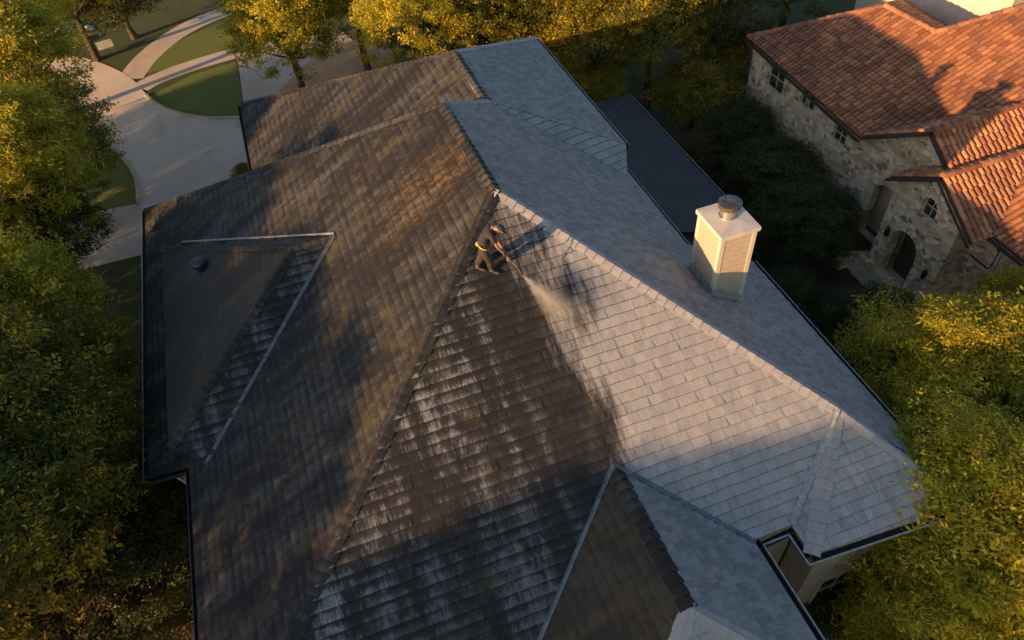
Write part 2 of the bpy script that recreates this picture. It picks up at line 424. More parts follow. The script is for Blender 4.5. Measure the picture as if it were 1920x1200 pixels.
def gutter(pts, side, parent, name='gutter', w=.13, h=.12, z=-.03, mt=None):
    """half-open channel along the eave; side: outward unit vectors per segment"""
    res = None
    mb = MB()
    for i in range(len(pts) - 1):
        p, q = Vector(pts[i]), Vector(pts[i + 1]); s = Vector(side[i]).normalized(); Z = Vector((0, 0, 1))
        d = (q - p).normalized(); p = p - d * .0; q = q + d * .0
        t = .012
        prof = [(0, -h), (w, -h), (w, 0), (w + .018, 0), (w + .018, -h - t), (0, -h - t)]
        for a, b in zip(prof, prof[1:]):
            A = [x + s * a[0] + Z * (a[1] + z) for x in (p, q)]; B = [x + s * b[0] + Z * (b[1] + z) for x in (p, q)]
            mb.face([A[0], A[1], B[1], B[0]])
        for x in (p, q):
            mb.face([x + s * a + Z * (b + z) for a, b in ((0, 0), (0, -h), (w, -h), (w, 0))])
    g = mb.build(name, mt or M['gutter'], parent)
    mb = MB()
    for i in range(len(pts) - 1):
        p, q = Vector(pts[i]), Vector(pts[i + 1]); s = Vector(side[i]).normalized()
        mb.face([p + s * .005 + Vector((0, 0, z - h + .05)), p + s * (w - .002) + Vector((0, 0, z - h + .05)), q + s * (w - .002) + Vector((0, 0, z - h + .05)), q + s * .005 + Vector((0, 0, z - h + .05))])
    d = mb.build('leaf_litter', M['gutter_in'], g)
    return g

def wall_poly(outer, holes, origin, ax, th, name, mt, parent):
    """wall with openings; outer/holes in (s, z) metres along ax from origin; th: thickness vector (inwards)"""
    O = Vector(origin); A = Vector(ax).normalized(); T = Vector(th)
    loops = [outer] + holes
    flat = [p for l in loops for p in l]
    tris = geometry.tessellate_polygon([[Vector((p[0], p[1], 0)) for p in l] for l in loops])
    W3 = lambda p: O + A * p[0] + Vector((0, 0, p[1]))
    mb = MB()
    for t in tris:
        mb.face([W3(flat[i]) for i in t], uvs=[flat[i] for i in t])
        mb.face([W3(flat[i]) + T for i in t][::-1], uvs=[flat[i] for i in t][::-1])
    for l in loops:
        for i in range(len(l)):
            j = (i + 1) % len(l); a, b = l[i], l[j]; tl = T.length
            mb.face([W3(a), W3(b), W3(b) + T, W3(a) + T], uvs=[(a[0], a[1]), (b[0] + .001, b[1]), (b[0] + tl, b[1] + .001), (a[0] + tl, a[1])])
    return mb.build(name, mt, parent)
def arch(s0, s1, z0, zs, n=10):
    c = (s0 + s1) / 2; r = (s1 - s0) / 2
    return [(s0, z0), (s1, z0)] + [(c + r * math.cos(math.pi * k / n), zs + r * math.sin(math.pi * k / n)) for k in range(n + 1)]

# ------------------------------------------------------------------ ground, drives and paths
mb = MB(); G = 120; ng = 40
for i in range(ng):
    for j in range(ng):
        x0, x1 = -G + 2 * G * i / ng, -G + 2 * G * (i + 1) / ng; y0, y1 = -60 + 260 * j / ng, -60 + 260 * (j + 1) / ng
        mb.face([(x0, y0, 0), (x1, y0, 0), (x1, y1, 0), (x0, y1, 0)])
props(mb.build('ground', M['ground'], merge=True), kind='structure')
def smooth_loop(pts, it=2):
    """Chaikin corner cutting on an open pixel polyline"""
    for _ in range(it):
        out = [pts[0]]
        for a, b in zip(pts, pts[1:]):
            out.append((a[0] * .75 + b[0] * .25, a[1] * .75 + b[1] * .25)); out.append((a[0] * .25 + b[0] * .75, a[1] * .25 + b[1] * .75))
        out.append(pts[-1]); pts = out
    return pts
def sheet(name, pix, z, mt, th=.12):
    P = [at(u, v, z) for u, v in pix]
    mb = MB()
    tris = geometry.tessellate_polygon([[Vector((p.x, p.y, 0)) for p in P]])
    for t in tris: mb.face([P[i] for i in t])
    for i in range(len(P)):
        j = (i + 1) % len(P); mb.face([P[i] - Vector((0, 0, th)), P[j] - Vector((0, 0, th)), P[j], P[i]])
    return props(mb.build(name, mt), kind='structure')
top_edge = smooth_loop([(20, 110), (95, 95), (160, 108), (215, 127), (255, 152), (277, 182), (320, 208), (385, 219), (450, 217)])
left_edge = smooth_loop([(258, 381), (257, 340), (238, 300), (195, 265), (120, 235), (30, 215), (-60, 210)])
sheet('driveway', top_edge + [(560, 217), (620, 340), (430, 372), (262, 400), (262, 383)] + left_edge + [(-60, 130)], .030, M['concrete'])
sheet('front_walk', [(60, 410), (150, 402), (258, 381.5), (279, 378), (300, 500), (305, 900), (278, 900), (264, 478), (150, 506), (60, 520)], .024, M['walk'])
mb = MB()
def ribbon(name, cen, w, z, mt, th=.1):
    c = [at(u, v, z) for u, v in smooth_loop(cen)]
    L, Rr = [], []
    for i, p in enumerate(c):
        d = (c[min(i + 1, len(c) - 1)] - c[max(i - 1, 0)]).normalized(); n = Vector((-d.y, d.x, 0))
        L.append(p + n * w / 2); Rr.append(p - n * w / 2)
    mb = MB(); Z = Vector((0, 0, th))
    for i in range(len(c) - 1):
        mb.face([L[i], Rr[i], Rr[i + 1], L[i + 1]]); mb.face([L[i], L[i + 1], L[i + 1] - Z, L[i] - Z]); mb.face([Rr[i + 1], Rr[i], Rr[i] - Z, Rr[i + 1] - Z])
    return props(mb.build(name, mt), kind='structure')
ribbon('curved_path', [(243, 148), (275, 105), (330, 62), (390, 32), (440, 15), (560, -25), (760, -70)], 1.75, .020, M['walk'])
ribbon('straight_path', [(262, 165), (290, 148), (360, 122), (450, 96), (520, 80)], 1.5, .026, M['walk'])
sheet('forecourt', [(443, 96), (640, 56), (720, 130), (690, 260), (440, 240), (457, 195)], .034, M['walk'])
sheet('patio', [(520, 180)] + smooth_loop([(530, 165), (570, 120), (640, 78), (720, 68)]) + [(760, 160), (560, 230)], .046, M['patio'])
sheet('side_path', [(300, 1190), (372, 1160), (420, 1160), (420, 1260), (300, 1260)], .03, M['patio'])
sheet('courtyard', [(1400, 1060), (1600, 1060), (1660, 1140), (1560, 1230), (1400, 1230)], .03, M['walk'])
sheet('entrance_paving', [(1560, 470), (1640, 470), (1760, 540), (1700, 580), (1640, 560)], .03, M['walk'])
def m_lawn():
    m, n, b = mat('mown_lawn'); c = n.coords('Position')
    g = n.mix(n.map(n.noise(c, 11, 6, .8), .3, .7), (.080, .115, .018), (.15, .19, .032))
    g = n.mix(n.map(n.noise(c, .9, 5, .65), .5, .7, 0, .5), g, (.11, .125, .035))
    n.lk(g, b.inputs['Base Color']); b.inputs['Roughness'].default_value = .95; n.bump(n.noise(c, 45, 5, .8), 1., .05, b); return m
M['lawn'] = m_lawn()
sheet('lawn', [(277, 182)] + smooth_loop([(277, 182), (320, 208), (385, 219), (450, 217)]) + [(457, 195), (443, 115), (360, 140)], .016, M['lawn'], .03)
sheet('lawn', [(275, 138)] + smooth_loop([(275, 138), (300, 100), (350, 68), (418, 40)]) + [(440, 60), (437, 92), (350, 118)], .016, M['lawn'], .03)
sheet('lawn', [(257, 381)] + smooth_loop([(257, 381), (257, 340), (238, 300), (195, 265), (120, 235), (30, 215), (-60, 210)]) + [(-60, 400), (150, 400)], .016, M['lawn'], .03)
# kerbs
def kerb(cen, w=.16, h=.11):
    c = [at(u, v, h) for u, v in smooth_loop(cen)]
    mb = MB()
    for a, b in zip(c, c[1:]): 
        n = (b - a).normalized(); mb.bar(a - n * .01 - Vector((0, 0, h / 2)), b + n * .01 - Vector((0, 0, h / 2)), w, h)
    return props(mb.build('kerb', M['kerb']), 'low pale concrete kerb edging the drive', 'kerb', None, 'structure')
kerb([(272, 176), (300, 199), (345, 214), (400, 221), (452, 220)])
kerb([(258, 382), (257, 340), (239, 301), (195, 265), (150, 245)])
for i, (u0, v0, u1, v1) in enumerate([(265, 394, 448, 338), (218, 203, 274, 182), (438, 96, 445, 118), (250, 150, 275, 150)]):
    mb = MB(); mb.bar(at(u0, v0, .036), at(u1, v1, .036), .025, .004); props(mb.build('expansion_joint', M['gutter_in']), kind='structure')
sheet('planting_bed', [(1230, 330), (1330, 300), (1500, 420), (1640, 520), (1620, 640), (1450, 470), (1320, 420)], .015, M['mulch'], .02)

# ------------------------------------------------------------------ the shingled house
HZ = 11.0
B = Vector((3.85, 14.1, HZ)); A = Vector((3.80, 18.6, HZ))
pW = Plane(B, .588, 0); pS = Plane(B, 0, .60); pE = Plane(B, -.64, 0); pN = Plane(A, 0, -.76)
def meet(p1, p2, x=None, y=None):
    """point of the line where two planes meet, at given x or y"""
    if x is not None: yy = (p1.z(x, 0) - p2.z(x, 0)) / (p2.gy - p1.gy); return Vector((x, yy, p1.z(x, yy)))
    xx = (p1.z(0, y) - p2.z(0, y)) / (p2.gx - p1.gx); return Vector((xx, y, p1.z(xx, y)))
house = empty('shingle_house', (3.85, 14, 0), 'large house with grey shingle hip roof, half of it stained dark and half washed clean', 'house')
# stained / washed limit on the south slope, as a line in plan
lim = [pS.hit(u, v) for u, v in ((905, 385), (975, 440), (1000, 500), (1050, 560), (1068, 640), (1112, 715), (1148, 790), (1162, 850), (1185, 960))]
def sst(a, b, x):
    if a > b: return 1 - sst(b, a, x)
    t = max(0., min(1., (x - a) / (b - a))); return t * t * (3 - 2 * t)
def clean_south(x, y):
    if y >= lim[0].y: lx = lim[0].x
    elif y <= lim[-1].y: lx = lim[-1].x
    else:
        for a, b in zip(lim, lim[1:]):
            if b.y <= y <= a.y: lx = a.x + (b.x - a.x) * (a.y - y) / max(1e-6, a.y - b.y); break
    lx += .30 * noise.noise(Vector((y * .9, 3.3, x * .15))) + .22 * noise.noise(Vector((x * 2.2, y * .7, 7.7)))
    d = (x - lx); w = 1.05 + .6 * sst(9.5, 11.5, y)
    c = .5 + d / w * .5
    k = sst(9.2, 11.0, y)      # person's shadow and damp painted in as a half-clean tone
    c = min(c, (1 - k) + k * (.44 + .56 * max(0, (x - lx - .5)) / 1.7))
    return max(0., min(1., c, 1. - .30 * sst(8.0, 6.2, y)) if d > 0 else min(1., c))
def pale_south(x, y):
    lx = min(lim[-1].x, max(lim[0].x, lim[0].x + (lim[-1].x - lim[0].x) * (lim[0].y - y) / (lim[0].y - lim[-1].y)))
    d = lx - x
    hipx = B.x - (B.y - y) * 1.02
    near_hip = 1 - sst(.6, 2.6, x - hipx)
    up_ = sst(7.2, 10.2, y)
    return max(.12, sst(.4, 1.8, d) * (.42 + .58 * max(up_, .8 * near_hip)))
# west slope
Yse = 5.3
hipW_S = meet(pW, pS, x=-5.78); 
eW = -5.78; eW2 = -7.25
nwh = lambda x: meet(pW, pN, x=x)
Wa = [A, B, meet(pW, pS, y=Yse), Vector((eW, 5.3, pW.z(eW, 5.3))), nwh(eW)]
Wb = [nwh(eW), pW.pt(eW, 13.15), pW.pt(eW2, 13.9), nwh(eW2)]
sun_patches = [(pW.hit(795, 345), .9, .9), (pW.hit(770, 410), .6, .55), (pW.hit(860, 300), .7, .6), (pW.hit(700, 300), .6, .3), (pW.hit(560, 880), .5, .35), (pW.hit(735, 760), .45, .4)]  # sun patches painted as gold tint, near the ridge and through tree gaps
def sun_west(x, y):
    return 1. + min(1., sum(a * math.exp(-((x - q.x) ** 2 / (1.6 * r_) ** 2 + (y - q.y) ** 2 / r_ ** 2)) for q, r_, a in sun_patches))
shingles(pW, [Wa, Wb], 'roof_slope', M['sh_west'], house, clean=.0, shade_seam_e=1., thick=.038, shade_seamw=.026, side_e=0., jit=.5, gap=0., pale=sun_west)
# south slope
eE = 12.0
P0 = meet(pS, pE, x=10.1)
Ss = [B, meet(pW, pS, y=Yse), pS.pt(4.35, Yse), pS.pt(4.35, 5.62), pS.pt(7.9, 5.62), P0]
shingles(pS, [[B, meet(pW, pS, y=5.62), pS.pt(7.9, 5.62), P0], [meet(pW, pS, y=5.62), meet(pW, pS, y=5.0), pS.pt(4.3, 5.0), pS.pt(4.3, 5.62)]], 'roof_slope', M['sh_south'], house, clean=clean_south, jit=1.6, thick=.036, pale=pale_south, shade_seam_e=1.0, shade_seamw=.017)
# east slope
valN = Vector((5.5, 19.9, pE.z(5.5, 19.9)))
e1 = 9.46; ystep = 13.8
bayS = Plane(P0, 0, .43); bayW = Plane(P0, .50, 0)
seC = meet(pE, bayS, x=eE)
E_polys = [[B, A, valN, pE.pt(e1, 18.6), pE.pt(e1, meet(pS, pE, x=e1).y)],
           [pE.pt(e1, ystep), pE.pt(e1, meet(pS, pE, x=e1).y), P0, seC, pE.pt(eE, ystep)]]
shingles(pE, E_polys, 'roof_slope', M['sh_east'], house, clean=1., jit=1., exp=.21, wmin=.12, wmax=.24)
# north slope (turned away from the photo)
nw = nwh(eW2)
shingles(pN, [[A, nw, pN.pt(5.4, nw.y), pN.pt(5.4, 20.0)]], 'roof_slope', M['sh_west'], house, clean=.2, exp=.4)
# caps
caps(B, A, pE, pW, 'ridge_cap', M['sh_west'], house, clean=.25, w=.19)
caps(nwh(eW2), A, pW, pN, 'hip_cap', M['sh_west'], house, clean=.1)
caps(meet(pW, pS, y=5.0), B, pW, pS, 'hip_cap', M['sh_west'], house, clean=.12, w=.19)
caps(P0, B, pS, pE, 'hip_cap', M['sh_south'], house, clean=1.2, w=.19)
caps(valN, A, pE, pN, 'hip_cap', M['sh_south'], house, clean=1.)
# bay at the south-east corner
bw = 7.87; bsy = 4.6
bc = meet(bayS, bayW, x=bw)
shingles(bayS, [[P0, bc, seC]], 'roof_slope', M['sh_south'], house, clean=.66)
shingles(bayW, [[P0, Vector((bw, 5.62, bayW.z(bw, 5.62))), bc]], 'roof_slope', M['sh_south'], house, clean=.74)
caps(bc, P0, bayS, bayW, 'hip_cap', M['sh_south'], house, clean=.9, w=.2)
caps(seC, P0, bayS, pE, 'hip_cap', M['sh_south'], house, clean=.9)
vb = Vector((bw, 5.62, pS.z(bw, 5.62)))
strip(vb, P0, pS, bayW, 'valley_flashing', M['flash_pale'], house, w=.10)
# south gable wing
gT = pS.hit(1150, 872); gx = gT.x; gz = gT.z
gR = Vector((gx, 4.35, gz))
gWp = Plane(gT, .53, 0); gEp = Plane(gT, -.55, 0); gSp = Plane(gR, 0, .6)
gEe = 6.86; gWe = .9
vE = meet(pS, gEp, x=gEe); vW = meet(pS, gWp, x=gWe)
hE = meet(gSp, gEp, x=gEe); hW = meet(gSp, gWp, x=gWe)
shingles(gWp, [[gT, vW, hW, gR]], 'roof_slope', M['sh_brown'], house, clean=.0, jit=.5, shade_seam_e=.8, side_e=.1)
shingles(gEp, [[gT, vE, hE, gR]], 'roof_slope', M['sh_east'], house, clean=1., jit=1.2, exp=.22, wmin=.12, wmax=.26, thick=.034, shade_seam_e=.75)
shingles(gSp, [[gR, hW, hE]], 'roof_slope', M['sh_south'], house, clean=.9)
caps(gR, gT, gWp, gEp, 'ridge_cap', M['sh_west'], house, clean=.15, w=.20)
caps(hE, gR, gSp, gEp, 'hip_cap', M['sh_south'], house, clean=1.)
caps(hW, gR, gSp, gWp, 'hip_cap', M['sh_south'], house, clean=.9)
strip(vW, gT, pS, gWp, 'valley_flashing', M['flash'], house, w=.07)
strip(vE, gT, pS, gEp, 'valley_flashing', M['flash'], house, w=.07)
# dormer-like hip on the west slope
R0 = pW.hit(628, 443); R1 = Vector((R0.x - 1.2, R0.y, R0.z))
dNW = pW.hit(305, 468); dSW = pW.hit(343, 872); vS = pW.hit(388, 872); vN = pW.hit(343, 458)
for q in (dNW, dSW): q.z += .05
pF1 = Plane.of(R1, dNW, dSW); pF2 = Plane.of(R1, R0, Vector((vS.x, vS.y, vS.z + .03)))
dSW = Vector((dSW.x, dSW.y, pF2.z(dSW.x, dSW.y)))
pF1 = Plane.of(R1, dNW, dSW); pFN = Plane.of(R1, R0, dNW)
shingles(pF1, [[R1, dNW, dSW]], 'roof_slope', M['sh_brown'], house, clean=.0, jit=.6, shade_seam_e=.8, side_e=.1)
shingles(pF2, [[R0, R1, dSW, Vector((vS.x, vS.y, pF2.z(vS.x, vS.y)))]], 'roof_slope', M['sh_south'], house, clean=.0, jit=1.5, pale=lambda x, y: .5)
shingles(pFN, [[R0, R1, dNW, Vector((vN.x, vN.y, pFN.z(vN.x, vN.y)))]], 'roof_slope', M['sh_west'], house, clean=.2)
caps(dSW, R1, pF1, pF2, 'hip_cap', M['sh_west'], house, clean=.05)
caps(dNW, R1, pF1, pFN, 'hip_cap', M['sh_west'], house, clean=.05)
caps(R1, R0, pF2, pFN, 'ridge_cap', M['sh_west'], house, clean=.1)
strip(Vector((vS.x, vS.y, pW.z(vS.x, vS.y))), R0, pW, pF2, 'valley_flashing', M['flash'], house, w=.085)
mb = MB(); mb.bar(vN + Vector((0, .06, .07)), R0 + Vector((0, .06, .07)), .05, .04); mb.build('valley_flashing', M['flash_pale'], house)
# back wing
wz = 10.0; C = at(850, 97, wz); C2 = Vector((5.42, 19.9, wz)); C.x = 5.42
wW = Plane(C, .60, 0); wE = Plane(C, -.45, 0)
cNW = wW.hit(450, 195); cE_n = wE.hit(1012, 73); cE_s = wE.hit(1163, 270)
ex = (cE_n.x + cE_s.x) / 2; cE_n = wE.pt(ex, cE_n.y); cE_s = wE.pt(ex, cE_s.y)
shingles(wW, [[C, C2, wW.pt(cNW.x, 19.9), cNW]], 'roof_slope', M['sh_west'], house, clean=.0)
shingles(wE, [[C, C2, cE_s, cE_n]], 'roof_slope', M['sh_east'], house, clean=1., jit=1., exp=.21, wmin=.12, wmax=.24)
sl_b = pE.hit(1128, 266); sl_b2 = pE.hit(1147, 283); sl_m = pE.hit(985, 205)
wNp = Plane.of(C, cNW, cE_n)
shingles(wNp, [[C, cNW, cE_n]], 'roof_slope', M['sh_west'], house, clean=.3, exp=.4)
caps(C2, C, wW, wE, 'ridge_cap', M['sh_west'], house, clean=.35)
caps(cNW, C, wW, wNp, 'hip_cap', M['sh_west'], house, clean=.2)
caps(cE_n, C, wE, wNp, 'hip_cap', M['sh_south'], house, clean=1.)
sl_b = pE.pt(cE_s.x - .3, cE_s.y - .80)
pSl = Plane.of(C2, cE_s, sl_b)
shingles(pSl, [[C2, cE_s, sl_b]], 'roof_slope', M['sh_south'], house, clean=.9, exp=.26, wmin=.4, wmax=.6)
mb = MB(); q = [cE_s + Vector((0, 0, -.02)), sl_b, Vector((sl_b2.x, sl_b2.y, sl_b2.z)), Vector((cE_s.x, cE_s.y, cE_s.z - .45))]
mb.box((e1 - .9, cE_s.y + .02, 6.6), (ex - .05, cE_s.y + .35, cE_s.z - .04)); mb.build('fascia', M['gutter'], house)
# low roof on the north-east side
kC = at(1190, 175, 4.0); kE = Plane((14.35, 20, 4.0), -.35, 0); kN = Plane((14.35, kC.y, 4.0), 0, -.35)
kx = 14.35; kS = 16.6; top = meet(kE, kN, x=9.2)
shingles(kE, [[kE.pt(kx, kC.y), top, kE.pt(9.2, kS), kE.pt(kx, kS)]], 'roof_slope', M['sh_dark'], house, clean=0., exp=.2, jit=.5, thick=.016)
shingles(kN, [[kE.pt(kx, kC.y), top, Vector((9.2, kC.y, 4.0))]], 'roof_slope', M['sh_dark'], house, clean=0., exp=.2, jit=.5, thick=.016)
caps(kE.pt(kx, kC.y), top, kE, kN, 'hip_cap', M['sh_dark'], house, clean=0., lift=.035)
# gutters
WEST, EAST, SOUTH, NORTH = (-1, 0, 0), (1, 0, 0), (0, -1, 0), (0, 1, 0)
gutter([nwh(eW2), pW.pt(eW2, 13.9)], [WEST], house)
gutter([pW.pt(eW2, 13.9), pW.pt(eW, 13.15)], [(-.45, -.9, 0)], house, w=.09)
gutter([pW.pt(eW, 13.1), pW.pt(eW, 5.3)], [WEST], house)
gutter([cNW, wW.pt(cNW.x, 21)], [WEST], house)
gutter([cE_n, cE_s], [EAST], house, w=.10)
gutter([pE.pt(e1, 18.4), pE.pt(e1, ystep)], [EAST], house, w=.09)
gutter([pE.pt(eE, ystep), seC], [EAST], house)
gutter([kE.pt(kx, kC.y), kE.pt(kx, kS)], [EAST], house, w=.09)
gutter([vE, Vector((bw, 5.62, vE.z))], [SOUTH], house, w=.15)
gutter([Vector((bw, 5.55, bc.z)), Vector((bw, bc.y, bc.z))], [WEST], house, w=.15)
gutter([Vector((bw, bc.y, bc.z)), Vector((seC.x, seC.y, bc.z))], [SOUTH], house, w=.15)
gutter([Vector((gEe, 5.62, vE.z)), Vector((gEe, hE.y, hE.z))], [EAST], house, w=.13)
# pale drip rail on the outer lip of the court gutters
mb = MB()
for a, b in (((vE.x + .16, 5.45, vE.z - .02), (bw - .18, 5.45, vE.z - .02)), ((bw - .18, 5.45, bc.z - .02), (bw - .18, bc.y - .18, bc.z - .02)), ((bw - .18, bc.y - .18, bc.z - .02), (seC.x, seC.y - .18, bc.z - .02)), ((gEe + .16, 5.45, vE.z - .02), (gEe + .16, hE.y, hE.z - .02))):
    mb = MB(); mb.bar(a, b, .035, .04); mb.build('drip_edge', M['flash_pale'], house)
for a, b in (((eE + .155, ystep, seC.z - .03), (eE + .155, seC.y, seC.z - .03)), ((kx + .115, kC.y, 3.97), (kx + .115, kS, 3.97)), ((ex + .125, cE_n.y, cE_n.z - .03), (ex + .125, cE_s.y, cE_s.z - .03)), ((eW2 - .155, nwh(eW2).y, nwh(eW2).z - .03), (eW2 - .155, 13.9, nwh(eW2).z - .03)), ((e1 + .115, 18.4, pE.z(e1, 0) - .03), (e1 + .115, ystep, pE.z(e1, 0) - .03))):
    mb = MB(); mb.bar(a, b, .02, .025); mb.build('drip_edge', M['flash_pale'], house)
# walls
mb = MB()
mb.box((-5.2, 5.9, 0), (11.5, 13.0, 5.15)); mb.box((-6.6, 14.2, 0), (8.9, 24.5, 4.2)); mb.box((-2.1, 24.6, 0), (8.9, 28.0, 5.0))
mb.box((9.0, 16.7, 0), (13.8, 26.7, 3.75)); mb.box((9.0, 5.9, 0), (11.5, 13.4, 5.1)); mb.box((8.0, 14.3, 4.3), (8.95, 24.4, 7.0))
mb.box((1.5, 1.2, 0), (6.3, 5.8, 5.4)); mb.box((8.4, 5.0, 0), (11.48, 5.8, 5.15))
mb.build('wall', M['wall'], house)
# window high on the court wall, and one on the west wall
def box_window(x0, y0, x1, y1, z0, z1, nrm, nv, nh, parent, kind='window'):
    n = Vector(nrm); a = Vector((x0, y0, 0)); b = Vector((x1, y1, 0)); d = (b - a).normalized()
    mb = MB()
    for p, q in (((a, z0), (b, z0)), ((a, z1), (b, z1)), ((a, z0), (a, z1)), ((b, z0), (b, z1))):
        P = p[0] + n * .03 + Vector((0, 0, p[1])); Q = q[0] + n * .03 + Vector((0, 0, q[1]))
        mb.bar(P, Q, .10, .08, up=n if abs((Q - P).normalized().z) > .5 else Vector((0, 0, 1)))
    for k in range(1, nv):
        P = a.lerp(b, k / nv) + n * .02; mb.bar(P + Vector((0, 0, z0)), P + Vector((0, 0, z1)), .035, .04, up=n)
    for k in range(1, nh):
        z = z0 + (z1 - z0) * k / nh; mb.bar(a + n * .021 + Vector((0, 0, z)), b + n * .021 + Vector((0, 0, z)), .04, .035)
    w = mb.build(kind, M['frame'], parent)
    mb = MB(); mb.face([a + n * .01 + Vector((0, 0, z0)), b + n * .01 + Vector((0, 0, z0)), b + n * .01 + Vector((0, 0, z1)), a + n * .01 + Vector((0, 0, z1))]); mb.build('pane', M['glass'], w)
    mb = MB(); mb.bar(a - d * .08 + n * .09 + Vector((0, 0, z0 - .08)), b + d * .08 + n * .09 + Vector((0, 0, z0 - .08)), .18, .07); mb.build('sill', M['trim'], w)
    return w
box_window(9.0, 5.0, 10.2, 5.0, 1.6, 3.2, (0, -1, 0), 2, 2, house)
box_window(-5.2, 8.5, -5.2, 10.0, 1.4, 3.0, (-1, 0, 0), 2, 2, house)
# downspout and elbow under the small eave return
mb = MB(); zz = pW.z(eW, 13) - .12
mb.tube([(eW - .07, 12.9, zz), (eW - .07, 12.75, zz - .25), (-5.28, 12.6, zz - .7), (-5.28, 12.6, .1)], .045, 8)
mb.tube([(-6.5, 13.75, 4.35), (-6.2, 13.5, 4.0), (-5.35, 13.1, 3.5)], .045, 8)
mb.build('downspout', M['trim'], house, smooth=False)

# ------------------------------------------------------------------ chimney
c1 = pE.hit(1298, 508); c2 = pE.hit(1334, 552); c3 = pE.hit(1383, 566)
cx0 = c2.x; cx1 = cx0 + 1.0; cy0 = c2.y; cy1 = cy0 + 1.15; ctop = c2.z + 1.92
ch = MB(); zb = c2.z - 1.4
ch.box((cx0, cy0, zb), (cx1, cy1, ctop))
chim = ch.build('chimney', M['siding'], house)
mb = MB(); t = .012; w = .11
for x, y, sx, sy in ((cx0, cy0, 1, 1), (cx1, cy0, -1, 1), (cx0, cy1, 1, -1), (cx1, cy1, -1, -1)):
    X0, X1 = sorted((x - t * sx, x + w * sx)); Y0, Y1 = sorted((y - t * sy, y + w * sy)); mb.box((X0, Y0, zb), (X1, Y1, ctop - .002))
mb.build('corner_board', M['trim'], chim)
o_ = .06; mb = MB(); cz = ctop
mb.box((cx0 - o_, cy0 - o_, cz), (cx1 + o_, cy1 + o_, cz + .12))
mx, my = (cx0 + cx1) / 2, (cy0 + cy1) / 2; ap = Vector((mx, my, cz + .150)); cr = [(cx0 - o_, cy0 - o_), (cx1 + o_, cy0 - o_), (cx1 + o_, cy1 + o_), (cx0 - o_, cy1 + o_)]
for i in range(4):
    a, b = cr[i], cr[(i + 1) % 4]; mb.face([Vector((*a, cz + .122)), Vector((*b, cz + .122)), ap])
mb.build('chimney_cap', M['cap_metal'], chim)
fl = MB(); fx, fy = mx + .03, my + .08
fl.tube([(fx, fy, cz + .12), (fx, fy, cz + .17), (fx, fy, cz + .171), (fx, fy, cz + .42)], [.24, .23, .20, .20], 28)
fl.build('flue', M['steel'], chim, smooth=False)
fl = MB(); fl.tube([(fx, fy, cz + .42), (fx, fy, cz + .43), (fx, fy, cz + .50), (fx, fy, cz + .51)], [.24, .285, .285, .27], 28); fl.build('flue_collar', M['bronze'], chim)
fl = MB(); fl.tube([(fx, fy, cz + .515), (fx, fy, cz + .52), (fx, fy, cz + .56), (fx, fy, cz + .575), (fx, fy, cz + .59)], [.29, .305, .305, .2, .04], 28); fl.build('rain_cap', m_plain('tarnished_steel', (.16, .155, .16), .4, .7, .5, 5), chim)
mb = MB(); f = .13
def ez(x): return pE.z(x, 0) + .055
for (x0, y0, x1, y1, nx, ny) in ((cx0, cy0, cx1, cy0, 0, -1), (cx0, cy1, cx0, cy0, -1, 0), (cx1, cy0, cx1, cy1, 1, 0)):
    a = Vector((x0, y0, ez(x0))); b = Vector((x1, y1, ez(x1))); n = Vector((nx, ny, 0))
    ua, ub = a + n * .02 + Vector((0, 0, .16)), b + n * .02 + Vector((0, 0, .16))
    fa, fb = a + n * f, b + n * f; fa.z = ez(fa.x); fb.z = ez(fb.x)
    mb.face([fa, fb, b + n * .02, a + n * .02]); mb.face([a + n * .02, b + n * .02, ub, ua])
mb.build('base_flashing', M['flash_pale'], chim)

# ------------------------------------------------------------------ roof vent
vp = pF1.hit(378, 505)
vent = MB(); n_ = pF1.n()
vent.tube([vp - Vector((0, 0, .1)), vp + Vector((0, 0, .22))], .13, 20)
ven = vent.build('roof_vent', M['ventmetal'], house)
hb = MB(); Mx = 20
prof = [(.22, .16), (.25, .20), (.25, .32), (.20, .39), (.02, .43)]
hb.tube([vp + Vector((0, 0, z)) for r_, z in prof], [r_ for r_, z in prof], 22, cap=True)
hb.build('vent_hood', M['ventmetal'], ven)
hb = MB(); hb.tube([vp + Vector((.05, -.16, .06)), vp + Vector((.03, -.225, .05))], .12, 16); hb.build('vent_opening', M['dark'], ven)
# ------------------------------------------------------------------ person washing the roof
def skin(name, verts, edges, rad, mt, parent, levels=2, roots=(0,)):
    me = bpy.data.meshes.new(name); me.from_pydata([tuple(v) for v in verts], edges, [])
    o = link(name, me, mt, parent)
    mod = o.modifiers.new('skin', 'SKIN'); mod.use_smooth_shade = True; mod.branch_smoothing = .6
    sv = me.skin_vertices[0].data
    for i, r in enumerate(rad):
        rr = r if hasattr(r, '__len__') else (r, r); sv[i].radius = rr; sv[i].use_root = i in roots
    sd = o.modifiers.new('sub', 'SUBSURF'); sd.levels = levels; sd.render_levels = levels
    return o
foot = pS.hit(914, 508)
tgt = pS.hit(1050, 575)
hd = Vector((tgt.x - foot.x, tgt.y - foot.y, 0)).normalized(); lf = Vector((-hd.y, hd.x, 0))
def L(x, y, z, ground=False):
    p = Vector((foot.x, foot.y, 0)) + hd * x + lf * y
    p.z = (pS.z(p.x, p.y) if ground else foot.z) + z
    return p
per = empty('person', foot, 'person in dark work clothes and cap bending over to wash the stained roof', 'person')
m_skin = m_plain('skin', (.27, .15, .095), .55, 0, .08, 20); m_shirt = m_plain('navy_shirt', (.028, .030, .045), .85, 0, .35, 14, .5)
m_trou = m_plain('work_trousers', (.040, .034, .032), .9, 0, .4, 14, .5); m_boot = m_plain('boot_leather', (.07, .05, .035), .7, 0, .4, 20)
